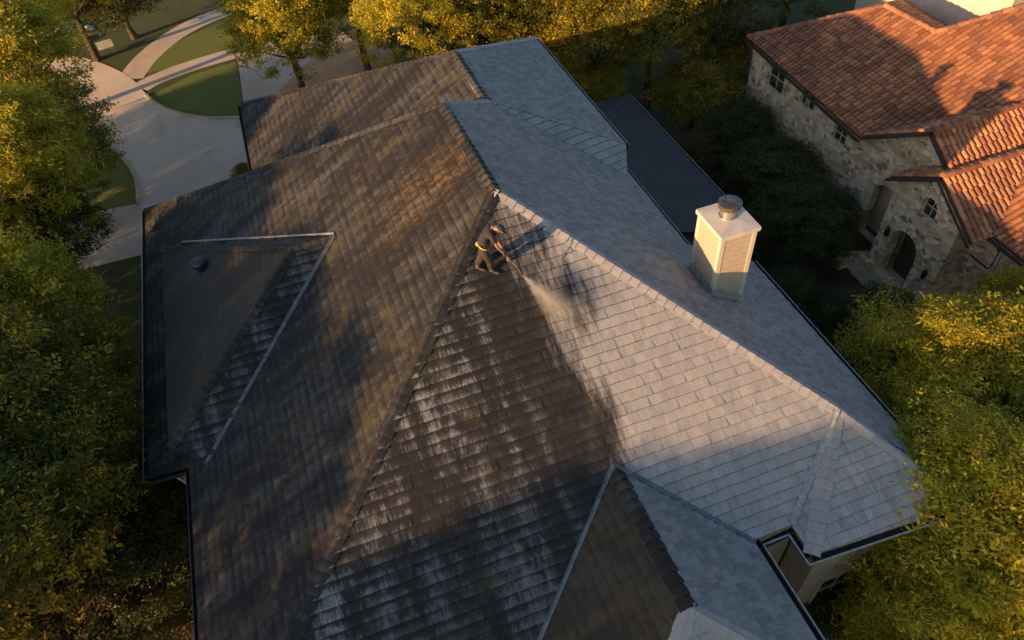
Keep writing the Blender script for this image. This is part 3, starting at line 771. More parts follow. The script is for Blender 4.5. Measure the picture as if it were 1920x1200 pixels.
m_cap = m_plain('cap_fabric', (.035, .045, .055), .8, 0, .3, 20); m_yel = m_plain('yellow_webbing', (.45, .36, .03), .6, 0, .15, 20)
m_glove = m_plain('work_glove', (.30, .13, .05), .7, 0, .3, 20)
fz = foot.z
rF, lF = pS.hit(925, 513) + Vector((0, 0, .07)), pS.hit(899, 507) + Vector((0, 0, .07))
hip = at(906, 464, fz + .90); head = at(935, 430, fz + 1.36); chest = at(912, 434, fz + 1.22); neck = at(924, 427, fz + 1.32)
hd = Vector((head.x - hip.x, head.y - hip.y, 0)).normalized(); lf = Vector((-hd.y, hd.x, 0))
ftf = (hd - lf * .45).normalized()
crown_ = head + hd * .075 + Vector((0, 0, .035)); face = head + hd * .07 - lf * .02 - Vector((0, 0, .055))
sh = chest.lerp(neck, .45)
rS, lS = sh - lf * .19, sh + lf * .19
rH, lH = at(943, 473, fz + .80), at(953, 484, fz + .68)
rE = rS.lerp(rH, .48) - lf * .06 - Vector((0, 0, .05)); lE = lS.lerp(lH, .48) + lf * .03 - Vector((0, 0, .05))
rA, lA = rF + Vector((0, 0, .06)) - ftf * .05, lF + Vector((0, 0, .06)) - ftf * .05
rK = (hip - lf * .10).lerp(rA, .52) + ftf * .06; lK = (hip + lf * .10).lerp(lA, .52) + ftf * .05
V = [hip, chest, neck, head, crown_, face, rS, rE, rH, lS, lE, lH, hip - lf * .10 - Vector((0, 0, .06)), rK, rA, hip + lf * .10 - Vector((0, 0, .06)), lK, lA, face + hd * .045]
Ed = [(0, 1), (1, 2), (2, 3), (3, 4), (3, 5), (1, 6), (6, 7), (7, 8), (1, 9), (9, 10), (10, 11), (0, 12), (12, 13), (13, 14), (0, 15), (15, 16), (16, 17), (5, 18)]
Ra = [.12, .14, .058, .092, .085, .062, .06, .042, .030, .06, .042, .030, .085, .058, .042, .085, .058, .042, .02]
nv = len(V); roots = [0]
for H_, E_, sgn in ((rH, rE, -1), (lH, lE, 1)):        # palm and five fingers, curled round the lance
    d = (H_ - E_).normalized(); s = d.cross(Vector((0, 0, 1))).normalized(); dn = d.cross(s).normalized()
    if dn.z > 0: dn = -dn
    for k, (off, ln) in enumerate(((-.032, .070), (-.011, .080), (.011, .076), (.032, .060))):
        b = H_ + d * .02 + s * off; roots.append(len(V))
        V += [b, b + d * ln * .55, b + d * ln * .85 + dn * .022, b + d * ln * .70 + dn * .045]; n0 = len(V) - 4
        Ed += [(n0, n0 + 1), (n0 + 1, n0 + 2), (n0 + 2, n0 + 3)]; Ra += [.011, .010, .009, .008]
    roots.append(len(V)); b = H_ + s * (.03 * sgn)
    V += [b, b + d * .03 + s * .025 * sgn + dn * .015, b + d * .05 + s * .012 * sgn + dn * .04]; n0 = len(V) - 3
    Ed += [(n0, n0 + 1), (n0 + 1, n0 + 2)]; Ra += [.013, .011, .009]
skin('body', V, Ed, Ra, m_skin, per, 2, roots)
# shirt
waist = hip.lerp(chest, .3) - hd * .03
skin('shirt', [hip + Vector((0, 0, .03)), waist, chest, chest.lerp(neck, .75), rS, rS.lerp(rE, .75), lS, lS.lerp(lE, .75), hip.lerp(chest, .65) - hd * .03],
     [(0, 1), (1, 8), (8, 2), (2, 3), (2, 4), (4, 5), (2, 6), (6, 7)], [(.16, .16), (.165, .165), (.175, .175), .11, .088, .066, .088, .066, (.155, .18)], m_shirt, per)
skin('trousers', [hip, hip + (waist - hip) * .6, hip - lf * .10 - Vector((0, 0, .08)), rK, rA + Vector((0, 0, .05)), hip + lf * .10 - Vector((0, 0, .08)), lK, lA + Vector((0, 0, .05)), hip - hd * .05],
     [(0, 1), (0, 2), (2, 3), (3, 4), (0, 5), (5, 6), (6, 7), (0, 8)], [.145, .155, .125, .100, .082, .125, .100, .082, .13], m_trou, per)
for f_, a_ in ((rF, rA), (lF, lA)):
    skin('boot', [a_ + Vector((0, 0, .06)), a_ - Vector((0, 0, .04)), f_ + ftf * .06 - Vector((0, 0, .02)), f_ + ftf * .17 - Vector((0, 0, .03)), a_ - ftf * .03 - Vector((0, 0, .06))],
         [(0, 1), (1, 2), (2, 3), (1, 4)], [.058, .056, (.05, .04), (.042, .028), .045], m_boot, per, 1)
for H_, E_ in ((rH, rE), (lH, lE)):
    d = (H_ - E_).normalized(); skin('glove', [H_ - d * .07, H_, H_ + d * .045], [(0, 1), (1, 2)], [.036, (.045, .03), (.042, .026)], m_glove, per, 1)
# belt and harness strap
mb = MB(); ax = (chest - hip).normalized(); xx = lf; yy = ax.cross(xx)
ring = [hip + ax * .06 + xx * .185 * math.cos(t) + yy * .175 * math.sin(t) for t in [2 * math.pi * k / 24 for k in range(25)]]
for a, b in zip(ring, ring[1:]): mb.face([a - ax * .014, b - ax * .014, b + ax * .016, a + ax * .016])
mb.bar(ring[6] - ax * .04, ring[6] + ax * .04, .06, .04)
mb.build('tool_belt', m_yel, per)
mb = MB()
for s_ in (-1, 1): mb.tube([hip + lf * .10 * s_ - yy * .17 + ax * .05, chest + lf * .11 * s_ - yy * .175, chest.lerp(neck, .6) + lf * .10 * s_ + Vector((0, 0, .13)), rS + lf * .04 if s_ < 0 else lS - lf * .04], .012, 6)
mb.build('harness_strap', m_trou, per)
# cap with brim, ears
mb = MB(); hc = head.lerp(crown_, .35); fw = (face - head).normalized(); upv = (crown_ - face).normalized(); sd = fw.cross(upv).normalized(); upv = sd.cross(fw).normalized()
rows = []
for i in range(7):
    t = math.pi / 2 * i / 6; rows.append([hc + (fw * math.cos(p) * .125 + sd * math.sin(p) * .112) * math.cos(t) + upv * (.105 * math.sin(t) - .0) for p in [2 * math.pi * k / 18 for k in range(18)]])
upc = (crown_ - head).normalized()
for A_, B_ in zip(rows, rows[1:]):
    for k in range(18): mb.face([A_[k], A_[(k + 1) % 18], B_[(k + 1) % 18], B_[k]])
br = [hc + fw * .115 * math.cos(p) + sd * .105 * math.sin(p) for p in [-.9 + 1.8 * k / 8 for k in range(9)]]; bo = [hc + fw * (.20 * math.cos(p) ** .4) + sd * .105 * math.sin(p) - upv * .02 for p in [-.9 + 1.8 * k / 8 for k in range(9)]]
for k in range(8): mb.face([br[k], br[k + 1], bo[k + 1], bo[k]])
mb.build('cap', m_cap, per, smooth=True, merge=True)
for s_ in (-1, 1):
    mb = MB(); e = head + sd * .092 * s_ - upv * .01; mb.tube([e - fw * .012, e + fw * .012], [.03, .022], 8); mb.build('ear', m_skin, per)
    mb = MB(); e = face + fw * .052 + sd * .03 * s_ + upv * .02; mb.tube([e, e + fw * .012], [.011, .006], 8); mb.build('eye', M['dark'], per)
# lance
tip = at(978, 515, pS.z(*(pS.hit(985, 520).xy)) + .42)
lan = MB(); hh = rH.lerp(lH, .5); d = (tip - lH).normalized()
bend = lH + d * ((tip - lH).length * .55) + Vector((0, 0, .05))
lan.tube([lH - d * .05, lH + d * .15, bend, tip], [.016, .014, .012, .010], 10)
lance = lan.build('spray_lance', M['steel']); props(lance, 'thin steel spray lance held by the person, pointing down at the shingles', 'spray lance')
g = MB(); g.tube([rH - (lH - rH).normalized() * .10, rH, lH, lH + d * .05], [.02, .024, .024, .018], 10); g.build('trigger_handle', m_yel if False else M['iron'], lance)
g = MB(); g.tube([tip - d * .04, tip + d * .03], [.018, .014], 10); g.build('nozzle', M['bronze'], lance)
# spray: a fan of mist from the nozzle
end = pS.hit(1108, 630); dv = end - tip; Ls = dv.length
sp = MB(); ns = 20
def ringp(z, r): return [Vector((r * math.cos(2 * math.pi * k / ns), r * .9 * math.sin(2 * math.pi * k / ns), z)) for k in range(ns)]
zs_ = [.0, .25 * Ls, .6 * Ls, Ls * 1.0]; rs_ = [.015, .24, .56, .95]
rg = [ringp(z, r) for z, r in zip(zs_, rs_)]
for A_, B_ in zip(rg, rg[1:]):
    for k in range(ns): sp.face([A_[k], A_[(k + 1) % ns], B_[(k + 1) % ns], B_[k]])
sp.face(rg[0][::-1]); sp.face(rg[-1])
mv = bpy.data.materials.new('spray_mist'); mv.use_nodes = True; mv.node_tree.nodes.clear(); n = N(mv.node_tree)
out = n.new('OutputMaterial'); pv = n.new('VolumePrincipled'); n.lk(pv.outputs[0], out.inputs['Volume'])
oc = n.new('TexCoord').outputs['Object']; sx = n.new('SeparateXYZ'); n.lk(oc, sx.inputs[0])
rr = n.math('SQRT', n.math('ADD', n.math('POWER', n.math('ABSOLUTE', sx.outputs[0]), 2.), n.math('POWER', n.math('ABSOLUTE', sx.outputs[1]), 2.)))
rel = n.math('DIVIDE', rr, n.math('MULTIPLY_ADD', sx.outputs[2], .93 / Ls, .015))
fall = n.map(rel, .0, .95, 1., 0.)
inv = n.math('DIVIDE', 1.1, n.math('MULTIPLY_ADD', sx.outputs[2], 2.2, .22))
endf = n.map(sx.outputs[2], Ls * .25, Ls * .98, 1, 0)
nz = n.map(n.noise(n.coords('Object', (3, 3, 1.4)), 2.6, 5, .7), .36, .66, .12, 1.6)
dn_ = n.math('MULTIPLY', n.math('MULTIPLY', fall, inv), n.math('MULTIPLY', endf, nz))
core = n.math('MULTIPLY', n.map(rel, 0, .38, 1, 0), n.map(sx.outputs[2], 0, Ls * .55, 1, 0))
n.lk(n.math('ADD', n.math('MULTIPLY', dn_, 7.0), n.math('MULTIPLY', core, 26.)), pv.inputs['Density']); pv.inputs['Color'].default_value = (.95, .93, .92, 1); pv.inputs['Anisotropy'].default_value = .0
spo = sp.build('water_spray', mv, merge=True); spo.location = tip; spo.rotation_euler = dv.to_track_quat('Z', 'Y').to_euler()
props(spo, 'fan of white water mist leaving the spray lance', 'spray', None, 'stuff')

mb = MB(); rd = random.Random(9); q_ = dv.to_track_quat('Z', 'Y')
for i in range(350):
    z = Ls * rd.random() ** .8 * 1.0; rr = (.03 + z * .30) * min(1.6, abs(rd.gauss(0, .5))); t = rd.uniform(0, 6.28); c_ = tip + q_ @ Vector((rr * math.cos(t), rr * math.sin(t), z)); h = rd.uniform(.003, .008)
    a_, b_, d_ = c_ + Vector((h, 0, 0)), c_ + Vector((-h * .5, h * .8, 0)), c_ + Vector((-h * .5, -h * .8, 0)); e_ = c_ + dv.normalized() * h * 3
    mb.face([a_, b_, e_]); mb.face([b_, d_, e_]); mb.face([d_, a_, e_]); mb.face([a_, d_, b_])
props(mb.build('spray_droplets', m_plain('water_drops', (.8, .8, .8), .2, 0, .05, 3)), 'bright water droplets flying inside the spray mist', 'droplets', None, 'stuff')

# ------------------------------------------------------------------ the stone house next door
def tiles(pl, polys, name, parent, cw=.235, rw=.34):
    a, up, nn = pl.frame(); o = pl.p; mb = MB(); rnd = random.Random(int(abs(o.x * 7 + o.y * 29 + pl.gx * 50 + pl.gy * 90)))
    P2 = [[((p - o).dot(a), (p - o).dot(up)) for p in poly] for poly in polys]; HP = [halfplanes(p) for p in P2]
    U = [q[0] for p in P2 for q in p]; V = [q[1] for p in P2 for q in p]; ns = 6
    def put(q, tone, e):
        for hp in HP:
            c = clip(q, hp)
            if c: mb.face([o + a * x[0] + up * x[1] + nn * x[2] for x in c], uvs=[(x[0], x[1]) for x in c], col=(tone, 0, e, 1))
    for i in range(math.floor(min(U) / cw), math.ceil(max(U) / cw)):
        uc = (i + .5) * cw; off = rnd.uniform(-.04, .04)
        for k in range(math.floor(min(V) / rw) - 1, math.ceil(max(V) / rw) + 1):
            v0 = k * rw + off + rnd.uniform(-.02, .02); v1 = v0 + rw + .05; tone = min(1., max(0., rnd.gauss(.5, .25))); du = rnd.uniform(-.012, .012)
            r0, r1 = .102 * rnd.uniform(.93, 1.07), .083; h0, h1 = .045, .0
            ang = [math.pi * j / ns for j in range(ns + 1)]
            lo = [(uc + du - r0 * math.cos(t), v0, h0 + r0 * math.sin(t) * .95 - .02) for t in ang]; hi = [(uc + du - r1 * math.cos(t), v1, h1 + r1 * math.sin(t) * .95 - .02) for t in ang]
            for j in range(ns): put([lo[j], lo[j + 1], hi[j + 1], hi[j]], tone, 0.)
            put(lo, tone, .75)
        put([(uc + cw / 2 - .09, min(V), .0), (uc + cw / 2 + .09, min(V), .0), (uc + cw / 2 + .09, max(V), .0), (uc + cw / 2 - .09, max(V), .0)], .35, .45)
    for p in P2:
        q = [o + a * x[0] + up * x[1] for x in p]; mb.face([x - nn * .02 for x in q], col=(.3, 0, .8, 1)); mb.face([x - nn * .14 for x in q][::-1], col=(.3, 0, .9, 1))
        for i in range(len(q)):
            j = (i + 1) % len(q); mb.face([q[i] - nn * .14, q[j] - nn * .14, q[j] - nn * .02, q[i] - nn * .02], col=(.3, 0, .9, 1))
    return mb.build(name, M['tile'], parent)
def barrel_caps(p, q, parent, name='ridge_tile', r=.13):
    p = Vector(p); q = Vector(q); d = q - p; Ln = d.length; d.normalize(); s = d.cross(Vector((0, 0, 1))).normalized(); u = s.cross(d); mb = MB(); rnd = random.Random(int(p.x * 10))
    k = 0.
    while k < Ln:
        e = min(k + .44, Ln + .03); tone = min(1, max(0, rnd.gauss(.55, .25))); rr_ = r * rnd.uniform(.95, 1.06)
        A_ = [p + d * k + s * math.cos(t) * rr_ * 1.12 + u * (math.sin(t) * rr_ * 1.12 + .03) for t in [math.pi * (j / 7) for j in range(8)]]
        B_ = [p + d * e + s * math.cos(t) * rr_ * .95 + u * (math.sin(t) * rr_ * .95 + .0) for t in [math.pi * (j / 7) for j in range(8)]]
        for j in range(7): mb.face([A_[j], A_[j + 1], B_[j + 1], B_[j]], col=(tone, 0, 0, 1))
        mb.face(A_, col=(tone, 0, .7, 1)); k += .40
    return mb.build(name, M['tile'], parent)
nb = empty('stone_house', (21, 18, 0), 'rubble limestone house with terracotta barrel tile roof and an arched porch tower', 'house')
EZ = 4.4
pF = Plane((21.2, 20, EZ), .45, 0)
nNW = at(1402, 70, EZ); nNW = pF.hit(1402, 70); nSW = pF.pt(21.05, at(1612, 257, EZ).y); nD = pF.hit(1660, 12); nE = pF.hit(1755, 62); nH = pF.hit(1920, 12); nH = nE + (nH - nE) * 2.6
zg = 6.39; gA_ = at(1750, 246, zg); gA_.x = 21.1; pHn = Plane(gA_, 0, -.65); pHs = Plane(gA_, 0, .65); Rm = meet(pF, Plane((0, 0, zg), 0, 0.0), y=gA_.y); Rm.z = zg
tA = Vector((20.3, 14.9, 5.78)); pTn = Plane(tA, 0, -.65); pTs = Plane(tA, 0, .65); tN, tS = 17.0, 13.35
tR = Vector((21.2 + (tA.z - EZ) / .45, tA.y, tA.z))
FX = 34
tiles(pF, [[nNW, nD, nE, nSW], [nE, nH, pF.pt(FX, 13), Rm, nSW], [Rm, pF.pt(FX, gA_.y), pF.pt(FX, 14.9), tR], [tR, pF.pt(FX, 14.9), pF.pt(FX, 3), pF.pt(21.2, 3), pF.pt(21.2, meet(pF, pTs, x=21.2).y)]], 'roof_slope', nb)
pFe = Plane(nD, -.45, 0); dir_ = nH - nE; pFn = Plane(nE, 0, dir_.z / dir_.y)
vn = meet(pFe, pFn, x=nE.x + 4.2); ne_ = Vector((nD.x + 4.2, nD.y + 3.4, pFe.z(nD.x + 4.2, 0)))
tiles(pFe, [[nD, nE, vn, ne_]], 'roof_slope', nb)
tiles(pFn, [[nE, nH, pFn.pt(nH.x, vn.y + 1), vn]], 'roof_slope', nb)
nNE = Vector((nD.x + 4.2, nD.y + 3.6, EZ)); pNn = Plane.of(nNW, nD, nNE)
tiles(pNn, [[nNW, nD, nNE]], 'roof_slope', nb)
hfn = pHn.pt(gA_.x, nSW.y)
tiles(pHn, [[gA_, Rm, hfn]], 'roof_slope', nb)
tiles(pHs, [[gA_, Rm, pHs.pt(tR.x, 14.9), pHs.pt(gA_.x, 14.9)]], 'roof_slope', nb)
tiles(pTn, [[tA, tR, pTn.pt(tR.x, 15.0), pTn.pt(22.0, tN - .2), pTn.pt(20.3, tN)]], 'roof_slope', nb)
tiles(pTs, [[tA, tR, meet(pTs, pF, x=21.2), pTs.pt(20.3, meet(pTs, pF, x=21.2).y)]], 'roof_slope', nb)
for p, q in ((nNW, nD), (nD, nE), (nE, nH), (gA_, Rm), (tA, tR)): barrel_caps(p, q, nb)
# walls
WX = 21.6
def hit_v(u, v, p0, p1):
    """pixel onto the vertical plane through plan points p0-p1: (distance along from p0, z)"""
    a = Vector((p1[0] - p0[0], p1[1] - p0[1], 0)).normalized(); n_ = Vector((-a.y, a.x, 0)); r = ray(u, v)
    t = (Vector((p0[0], p0[1], 0)) - CAM).dot(n_) / r.dot(n_); p = CAM + r * t
    return ((p - Vector((p0[0], p0[1], 0))).dot(a), p.z)
w0, w1 = (WX, nSW.y - .25), (WX, nNW.y - .35); WH = 4.42
def rect(c, hw, z0, z1): return [(c - hw, z0), (c + hw, z0), (c + hw, z1), (c - hw, z1)]
wins = []
for (u, v, hw, hh_, nv_, nh_) in ((1456, 143, .62, .62, 2, 2), (1508, 178, .2, .42, 1, 1), (1521, 192, .24, .42, 1, 1), (1577, 243, .42, .62, 2, 3)):
    s_, z_ = hit_v(u, v, w0, w1); z_ = min(z_, 4.15 - hh_); wins.append((s_, z_, hw, hh_, nv_, nh_))
walln = wall_poly([(0, 0), (w1[1] - w0[1], 0), (w1[1] - w0[1], WH), (0, WH)], [rect(s_, hw, z_ - hh_, z_ + hh_) for s_, z_, hw, hh_, _, _ in wins], (*w0, 0), (0, 1, 0), (.3, 0, 0), 'wall', M['stone'], nb)
for s_, z_, hw, hh_, a_, b_ in wins:
    box_window(WX + .14, w0[1] + s_ + hw, WX + .14, w0[1] + s_ - hw, z_ - hh_, z_ + hh_, (-1, 0, 0), a_, b_, nb)
g0, g1 = (WX - .02, 12.6), (WX - .02, nSW.y - .255)
a0 = hit_v(1632, 430, g0, g1)[0]; a1 = hit_v(1668, 380, g0, g1)[0]; print('ARCH', a0, a1, wins, 'px', [px(q) for q in (seC, bc, P0, gA_, kE.pt(kx, kS), pE.pt(eE, ystep))])
ac = 17.95 - g0[1]
gl = g1[1] - g0[1]; gc = gA_.y - g0[1]
wall_poly([(0, 0), (gl, 0), (gl, pHn.z(0, g1[1]) - .16), (gc, zg - .16), (0, pHs.z(0, g0[1]) - .16)], [arch(ac - .62, ac + .62, .05, 2.2)], (*g0, 0), (0, 1, 0), (.35, 0, 0), 'wall', M['stone'], nb)
TX = 20.5; ty0, ty1 = 13.55, 16.72
# tower front, gable shaped, with arched door and arched window
t0 = (TX, ty0)
s1, z1 = hit_v(1690, 490, t0, (TX, ty1)); s2, z2 = hit_v(1742, 392, t0, (TX, ty1)); print('TOWER', s1, z1, s2, z2, hit_v(1726, 480, t0, (TX, ty1)), hit_v(1705, 437, t0, (TX, ty1)))
dc = 1.80; wc = s2
fr = wall_poly([(0, 0), (ty1 - ty0, 0), (ty1 - ty0, 4.45), (tA.y - ty0, 5.6), (0, 4.45)], [arch(dc - .70, dc + .70, .06, 2.05), arch(wc - .36, wc + .36, z2 - .45, z2 + .12)], (TX, ty0, 0), (0, 1, 0), (.45, 0, 0), 'wall', M['stone'], nb)
mb = MB()
def arch_ring(c, r, zs, n=11, w=.26, depth=.05):
    rnd = random.Random(3)
    for k in range(n):
        t0_, t1_ = math.pi * k / n + .02, math.pi * (k + 1) / n - .02; ro = r + w * rnd.uniform(.85, 1.15)
        P = [Vector((TX - depth, ty0 + c + rad * math.cos(t), zs + rad * math.sin(t))) for rad, t in ((r, t0_), (ro, t0_), (ro, t1_), (r, t1_))]; Q = [p + Vector((depth + .02, 0, 0)) for p in P]; tn = rnd.random()
        mb.face(P, uvs=[(k * 1.7 + .1, .1), (k * 1.7 + .25, .1), (k * 1.7 + .25, .25), (k * 1.7 + .1, .25)])
        for i in range(4): mb.face([P[i], P[(i + 1) % 4], Q[(i + 1) % 4], Q[i]])
arch_ring(dc, .70, 2.05); mb.build('door_arch', M['stone'], nb)
mb = MB(); arch_ring(wc, .36, z2 + .12, 7, .2); mb.build('window_arch', M['stone'], nb)
box_window(TX + .2, ty0 + wc + .36, TX + .2, ty0 + wc - .36, z2 - .45, z2 + .45, (-1, 0, 0), 2, 2, nb)
mb = MB(); mb.box((TX + .8, ty0 + dc - .7, 0), (TX + .86, ty0 + dc + .7, 2.7)); dr = mb.build('door', M['wood'], nb)
mb = MB(); mb.tube([(TX + .77, ty0 + dc - .45, 1.05), (TX + .77, ty0 + dc - .45, 1.3)], .02, 8); mb.build('handle', M['iron'], dr)
mb = MB(); mb.box((TX + .455, ty0 + .03, 0), (21.7, ty0 + .06, 4.4)); mb.box((TX + .02, ty1 - .02, 0), (21.5, ty1, 4.4)); mb.box((21.7, 3.2, 0), (22.0, ty0 - .005, 4.42)); mb.build('wall', M['stone'], nb)
mb = MB(); mb.box((22.2, 17.9, 0), (27, w1[1] - .05, 4.3)); mb.box((22.2, 3.2, 0), (32, 17.8, 4.3)); mb.build('wall', M['wall'], nb)
q = hit_v(1858, 462, (21.7, 13.5), (21.7, 3))
box_window(21.66, 13.5 - q[0] + .5, 21.66, 13.5 - q[0] - .5, min(q[1], 3.4) - .55, min(q[1], 3.4) + .55, (-1, 0, 0), 2, 2, nb)
for (u, v) in ((1668, 433), (1737, 513)):
    s_, z_ = hit_v(u, v, t0, (TX, ty1)); mb = MB(); c_ = Vector((TX - .12, ty0 + s_, z_))
    mb.tube([c_ - Vector((0, 0, .24)), c_ - Vector((0, 0, .16)), c_ + Vector((0, 0, .14)), c_ + Vector((0, 0, .26))], [.04, .09, .10, .02], 6); mb.bar(c_, c_ + Vector((.12, 0, 0)), .04, .04)
    mb.build('wall_lantern', M['iron'], nb)
# gutters, downspouts, plinth
gutter([nNW, nSW], [WEST], nb, w=.12, z=-.05); gutter([hfn + Vector((-.02, 0, 0)), gA_ + Vector((-.02, 0, 0))], [WEST], nb, name='rake_board', w=.05, z=-.05); gutter([gA_ + Vector((-.02, 0, 0)), pHs.pt(gA_.x - .02, 15.4)], [WEST], nb, name='rake_board', w=.05, z=-.05)
gutter([pTn.pt(20.2, tN), tA + Vector((-.1, 0, 0))], [WEST], nb, name='rake_board', w=.05, z=-.04); gutter([tA + Vector((-.1, 0, 0)), pTs.pt(20.2, meet(pTs, pF, x=21.2).y)], [WEST], nb, name='rake_board', w=.05, z=-.04)
gutter([pF.pt(21.2, tS), pF.pt(21.2, 3)], [WEST], nb, w=.12, z=-.05)
mb = MB(); mb.tube([(nNW.x - .05, nNW.y - .15, EZ - .1), (WX - .06, w1[1] - .1, EZ - .5), (WX - .06, w1[1] - .1, .1)], .05, 8); mb.build('downspout', M['gutter'], nb)
mb = MB(); mb.box((TX - .9, ty0 + dc - 1.0, 0), (TX - .01, ty0 + dc + 1.1, .05)); mb.build('doorstep', M['kerb'], nb)
mb = MB(); mb.box((TX - .28, ty1 - .45, .0), (TX - .02, ty1 + .35, .42)); mb.box((TX - 1.3, ty1 + .1, 0), (TX - .3, ty1 + .6, .22)); mb.build('plinth', M['stone'], nb)
# pale wing far behind
mb = MB(); p_ = at(1880, 0, 6.5); mb.box((p_.x - .6, p_.y - 1, 0), (p_.x + 6, p_.y + 8, 7.2)); 
far = empty('garden_house', (p_.x, p_.y, 0), 'pale sunlit rendered building behind the tiled roof in the top right corner', 'house')
mb.build('wall', M['cap_metal'], far)
mb = MB(); x0, x1, y0, y1 = p_.x - .9, p_.x + 6.3, p_.y - 1.3, p_.y + 8.3
mb.face([(x0, y0, 7.2), (x1, y0, 7.2), (x1 - 3, y0 + 3.5, 9), (x0 + 3, y0 + 3.5, 9)]); mb.face([(x0, y1, 7.2), (x0, y0, 7.2), (x0 + 3, y0 + 3.5, 9)]); mb.face([(x1, y0, 7.2), (x1, y1, 7.2), (x1 - 3, y0 + 3.5, 9)]); mb.face([(x1, y1, 7.2), (x0, y1, 7.2), (x0 + 3, y0 + 3.5, 9), (x1 - 3, y0 + 3.5, 9)])
mb.build('roof', M['tile'], far)

# ------------------------------------------------------------------ trees and shrubs
def crown_mesh(seed, r, rz, ncl, per_cl, leaf, sig=.42, narrow=.42):
    g = np.random.default_rng(seed)
    d = g.normal(size=(ncl, 3)); d[:, 2] = np.where(d[:, 2] < -.6, -d[:, 2], d[:, 2]); d /= np.linalg.norm(d, axis=1)[:, None]
    # uneven outline: a few lobes push out or in
    lob = g.normal(size=(7, 3)); lob /= np.linalg.norm(lob, axis=1)[:, None]; amp = g.uniform(-.28, .30, 7)
    f = 1 + sum(a * np.exp(-4 * (1 - d @ l)) for a, l in zip(amp, lob))
    rad = g.uniform(.30, 1., ncl) ** .5 * f
    cen = d * rad[:, None] * np.array([r, r, rz])
    n = ncl * per_cl; ci = np.repeat(np.arange(ncl), per_cl)
    s = sig * g.uniform(.6, 1.25, ncl)
    off = g.normal(size=(n, 3)) * s[ci][:, None] * np.array([1, 1, .62])
    # twig structure: leaves gather along a few short twigs in each clump
    tw = g.normal(size=(ncl, 9, 3)); tw[:, :, 2] = np.abs(tw[:, :, 2]) * .6; tw /= np.linalg.norm(tw, axis=2)[:, :, None]
    ti = g.integers(0, 9, n); t = g.uniform(.1, 1.55, n) * s[ci]
    off = off * .28 + tw[ci, ti] * t[:, None]
    p = cen[ci] + off
    out = p / (np.array([r, r, rz]) ** 2); out /= np.linalg.norm(out, axis=1)[:, None] + 1e-6
    nr = out * .55 + np.array([0, 0, .55]) + g.normal(size=(n, 3)) * .62; nr /= np.linalg.norm(nr, axis=1)[:, None]
    ax = tw[ci, ti] * .6 + g.normal(size=(n, 3)) * .7; ax -= nr * (ax * nr).sum(1)[:, None]; ax /= np.linalg.norm(ax, axis=1)[:, None]
    bt = np.cross(nr, ax); ln = leaf * g.uniform(.6, 1.3, n); w = ln * narrow
    V = np.stack([p, p + ax * (ln * .5)[:, None] + bt * (w * .5)[:, None] - nr * (ln * .06)[:, None], p + ax * ln[:, None] - nr * (ln * .16)[:, None], p + ax * (ln * .5)[:, None] - bt * (w * .5)[:, None] - nr * (ln * .06)[:, None]], axis=1).reshape(-1, 3)
    me = bpy.data.meshes.new('crown'); me.vertices.add(4 * n); me.vertices.foreach_set('co', V.astype(np.float32).ravel())
    me.loops.add(4 * n); me.loops.foreach_set('vertex_index', np.arange(4 * n, dtype=np.int32))
    me.polygons.add(n); me.polygons.foreach_set('loop_start', np.arange(0, 4 * n, 4, dtype=np.int32)); me.polygons.foreach_set('loop_total', np.full(n, 4, dtype=np.int32))
    me.update(); me.validate()
    tone = np.clip(g.uniform(.15, .85, ncl)[ci] * .6 + g.uniform(0, 1, n) * .5 - .05, 0, 1); wm = np.clip(g.uniform(0, 1, ncl)[ci] * .55 + g.uniform(0, 1, n) * .5, 0, 1)
    c = np.zeros((4 * n, 4), np.float32); c[:, 0] = np.repeat(tone, 4); c[:, 1] = np.repeat(wm, 4); c[:, 3] = 1
    ca = me.color_attributes.new('tone', 'FLOAT_COLOR', 'CORNER'); ca.data.foreach_set('color', c.ravel())
    me.materials.append(M['leaf'])
    return me, cen
CR = [crown_mesh(11, 3.0, 3.0, 330, 150, .15, .40), crown_mesh(12, 3.0, 2.7, 300, 150, .14, .40), crown_mesh(13, 3.0, 3.2, 340, 150, .16, .38, narrow=.26), crown_mesh(14, 3.0, 2.4, 230, 140, .15, .45)]
def trunk_mesh(k, h, cen, r=.20):
    rnd = random.Random(k); mb = MB(); b = Vector((rnd.uniform(-.3, .3), rnd.uniform(-.3, .3), 0))
    fork = Vector((b.x * .3, b.y * .3, max(.6, h - 1.6)))
    mb.tube([(0, 0, -.1), (0, 0, .25), fork * .5 + b * .3, fork], [r * 1.5, r * 1.1, r * .9, r * .75], 9)
    idx = rnd.sample(range(len(cen)), 14)
    for i in idx:
        e = Vector(cen[i]) * .92 + Vector((0, 0, h)); m1 = fork.lerp(e, .45) + Vector((rnd.uniform(-.2, .2), rnd.uniform(-.2, .2), -.15))
        mb.tube([fork - Vector((0, 0, .1)), m1, e], [r * .45, r * .24, r * .07], 6)
    me = mb.build('trunk', M['bark'], None); d = me.data; bpy.data.objects.remove(me); return d
TK = {}
def tree(u, v, zc, k, mt, sc, sz, rot, label, cat='tree', name='tree', group=None, pos=None):
    c = Vector(pos) if pos else at(u, v, zc)
    o = empty(name, (c.x, c.y, 0), label, cat, group); o.rotation_euler = (0, 0, rot)
    me, cen = CR[k]
    cr_ = bpy.data.objects.new('crown', me); COL.objects.link(cr_); cr_.parent = o; cr_.location = (0, 0, c.z); cr_.scale = (sc, sc, sz)
    cr_.material_slots[0].link = 'OBJECT'; cr_.material_slots[0].material = M[mt]
    key = (k, round(c.z / sz))
    if key not in TK: TK[key] = trunk_mesh(k, key[1], cen)
    tr = bpy.data.objects.new('trunk', TK[key]); COL.objects.link(tr); tr.parent = o; tr.scale = (sc, sc, sz * c.z / (key[1] * sz) if key[1] else sz)
    return o
